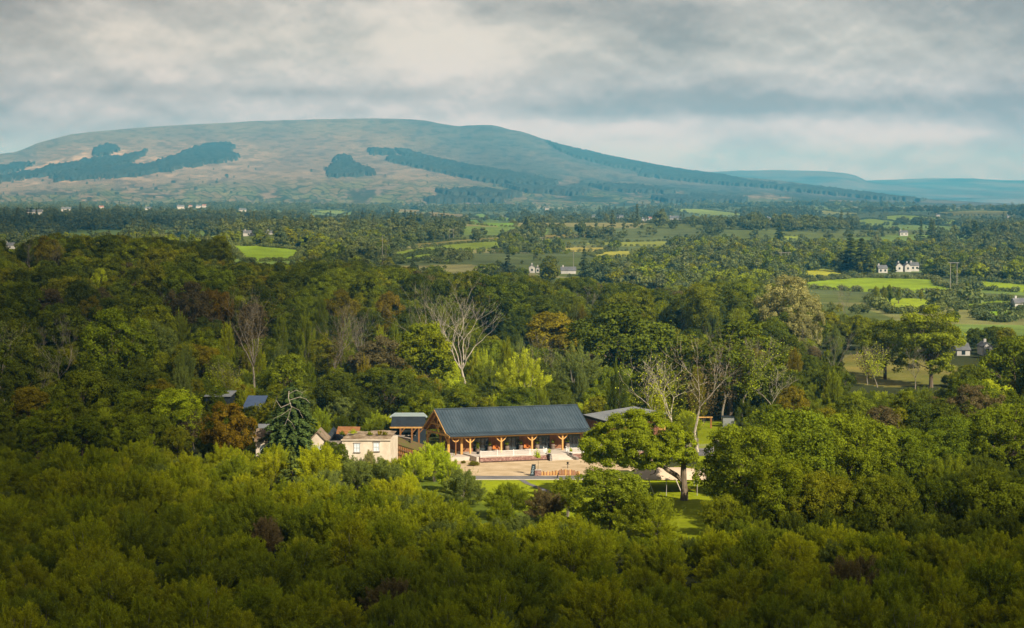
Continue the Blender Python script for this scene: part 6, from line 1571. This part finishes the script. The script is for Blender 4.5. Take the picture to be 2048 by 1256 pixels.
def wood():
    P, rng = grid_pts(338, 880, 9.3, 31, .285); x, y = P[:, 0], P[:, 1]; z = terrain(x, y); n = len(x)
    s = rng.uniform(.72, 1.38, n)*(.82+.4*vnoise(x/30, y/30, 8)) ; kind = rng.integers(0, 7, n)
    Hh = np.array([b[2] for b in BROAD])[kind]
    # undergrown and smaller close behind the buildings
    s *= .62+.38*sstep(y, 360, 410)
    ok = clear_poly(x, y, 3) & free(x, y, 3.2); ok &= ~((y < 372) & (x > -40) & (x < 38))
    x, y, z, s, kind, Hh = x[ok], y[ok], z[ok], s[ok], kind[ok], Hh[ok]
    px, pt = proj(x, y, z+Hh*s); _, pb = proj(x, y, z); hw = 4.2*s/y*F
    lim = np.interp(px, SKY_WOOD[:, 0], SKY_WOOD[:, 1]) + 26*(fbm(px/30, px*0, 3, 3)-.5)
    need = np.clip((pb-lim)/(pb-pt), 0, 1); s2 = s*np.minimum(1, need*1.03); px, pt = proj(x, y, z+Hh*s2)
    for f_ in (.75, .72, .7):      # smaller where a full-grown tree would stand in front of something seen clear
        bl = blocked(px, pt, pb, hw*s2/s*.9, y); s2 = np.where(bl, s2*f_, s2); px, pt = proj(x, y, z+Hh*s2)
    ok = (s2 > .30) & ~blocked(px, pt, pb, hw*s2/s*.9, y)
    # right side: the wood ends sooner, fields begin
    ok &= ~((px > 1660) & (y > 640)) & ~((px > 1560) & (y > 720))
    x, y, z, s, kind, px = x[ok], y[ok], z[ok], s2[ok], kind[ok], px[ok]
    tone = fbm(x/26, y/26, 55, 2)+rng.uniform(-.3, .3, len(x)); n = len(x)
    mats = ['broad','dark','oak','gold','greywillow','russet','bright']; mi = np.zeros(n, int)
    mi[tone < .42] = 1; mi[tone > .74] = 2; r = rng.random(n); mi[r < .02] = 3; mi[(r > .03) & (r < .06)] = 4; mi[(r > .07) & (r < .09)] = 5; mi[(r > .10) & (r < .11)] = 6
    inf = (px > -60) & (px < 2108); order = np.argsort(np.where(inf, y, 1e9)); near = order[:215]; rest = order[215:]
    look = {'broad':'mid green broadleaf tree','dark':'dark green broadleaf tree','oak':'fresh green broadleaf tree','gold':'yellowing broadleaf tree','greywillow':'grey green willow like tree','russet':'brownish sparse broadleaf tree','bright':'bright yellow green broadleaf tree'}
    whr = {'left':'in the front ranks of the left wood','middle':'in the front ranks of the wood behind the barn','right':'in the front ranks of the wood behind the right grove'}
    for i in near:
        mt = mats[mi[i]]; pr = BROADm[mt][kind[i]]; e = plant('woodland_tree', pr[0], pr[1], (x[i], y[i], z[i]-.1), float(s[i])*float(rng.uniform(.95, 1.2)), float(rng.uniform(0, 6.28)), sz=float(s[i]))
        w = ticket(px[i], y[i]); tag(e, look[mt]+' '+whr[w], 'tree', mt+' leaved trees in the front of the '+w+' wood')
    srcs = []; [srcs.extend(BROADm[q][j][0] for j in range(7)) for q in mats]
    stuff_instances('woodland', np.stack([x[rest], y[rest], z[rest]-.1], 1), s[rest], rng.uniform(0, 6.28, len(rest)), mi[rest]*7+kind[rest], srcs, 'deep mixed wood stretching behind the barn up to the fields', 'woodland')
    # undergrowth between and behind the buildings
    P, rng = grid_pts(344, 480, 4.6, 33, .285); x, y = P[:, 0], P[:, 1]; z = terrain(x, y); s = rng.uniform(.5, 1.0, len(x)); ok = clear_poly(x, y, 1) & free(x, y, 1.5); x, y, z, s = x[ok], y[ok], z[ok], s[ok]
    px, pt = proj(x, y, z+5.6*s); _, pb = proj(x, y, z); ok = ~blocked(px, pt, pb, 2.2*s/y*F, y) & ~((y < 362) & (x > -40) & (x < 30)); x, y, z, s = x[ok], y[ok], z[ok], s[ok]
    srcs = []; [srcs.extend(WILm[q][j][0] for j in range(7)) for q in ('dark','bright','oak')]
    stuff_instances('undergrowth', np.stack([x, y, z-.1], 1), s, rng.uniform(0, 6.28, len(x)), rng.integers(0, 21, len(x)), srcs, 'green undergrowth of young trees between the trunks', 'undergrowth')
    # thicket under and around the right grove
    P, rng = grid_pts(246, 345, 4.0, 35, .285); x, y = P[:, 0], P[:, 1]; z = terrain(x, y); s = rng.uniform(.5, 1.05, len(x)); ok = clear_poly(x, y, 2) & free(x, y, .5) & (x/y > .108); x, y, z, s = x[ok], y[ok], z[ok], s[ok]
    px, pt = proj(x, y, z+5.6*s); _, pb = proj(x, y, z); ok = ~blocked(px, pt, pb, 2.2*s/y*F, y); x, y, z, s = x[ok], y[ok], z[ok], s[ok]
    srcs = []; [srcs.extend(WILm[q][j][0] for j in range(7)) for q in ('dark','dark','oak')]
    stuff_instances('thicket', np.stack([x, y, z-.1], 1), s, rng.uniform(0, 6.28, len(x)), rng.integers(0, 21, len(x)), srcs, 'dark tangled thicket at the foot of the right grove', 'thicket')
    print('wood', len(near), len(rest), len(x))
wood()
def far_land():
    for name, y0, y1, step, thr, lab, hs in (('farther_woodland', 690, 1500, 6.5, .57, 'mixed trees and thickets among the nearer fields', 1.0), ('distant_woodland', 1500, 3000, 10, .60, 'dark belts of trees among the far fields', 1.15), ('plain_woodland', 3000, 5500, 16, .62, 'hazy tree belts on the plain at the mountain foot', 1.25)):
        P, rng = grid_pts(y0, y1, step, int(y0), .275, 1.5); x, y = P[:, 0], P[:, 1]; z = terrain(x, y)
        s = rng.uniform(.6, 1.2, len(x))*hs
        px0 = 1024+F*x/y
        n = fbm(x/150, y/130, 66, 3); cid, ed = cells(x, y); edge = ed < step*.75; wd = (n > thr - .12*((y < 1300) & (px0 < 1500))) | (cid > .88)
        s = np.where(wd, s, s*np.where(rng.random(len(x)) < .16, .75, .36))
        ok = (wd & (vnoise(x/(step*2.2), y/(step*2.2), 12) > .22)) | edge | (rng.random(len(x)) < .04); ok &= clear_poly(x, y, 5 if y0 < 1500 else 0) & free(x, y, 4)
        px, pt = proj(x, y, z+9*s); _, pb = proj(x, y, z)
        ok &= ~blocked(px, pt, pb, 4.0*s/y*F, y)
        if y0 < 1000:
            ok &= ~((y < 880) & (px < 1560)) & ~((y < 720) & (px < 1680))
            s = np.where((px > 1560) & (y < 1000), s*.55, s)
        x, y, z, s, px = x[ok], y[ok], z[ok], s[ok], px[ok]
        srcs = [q[0] for q in FARm['far']]+[q[0] for q in FARm['far']]+[FARFIR]+[q[0] for q in FARm['broad']]+[FARm['oak'][0][0], FARm['oak'][1][0]]
        pk = rng.integers(0, 10, len(x)); r = rng.random(len(x)); fz = fbm(x/200, y/160, 44, 2) > .58; pk[fz & (r < .07)] = 10
        if y0 < 1000: pk = np.where(rng.random(len(x)) < .45, rng.integers(11, 18, len(x)), pk)
        else: pk[r > .99] = 17
        stuff_instances(name, np.stack([x, y, z-.2], 1), s, rng.uniform(0, 6.28, len(x)), pk, srcs, lab, 'woodland')
        print(name, len(x))
far_land()
for _m in (M,): pass
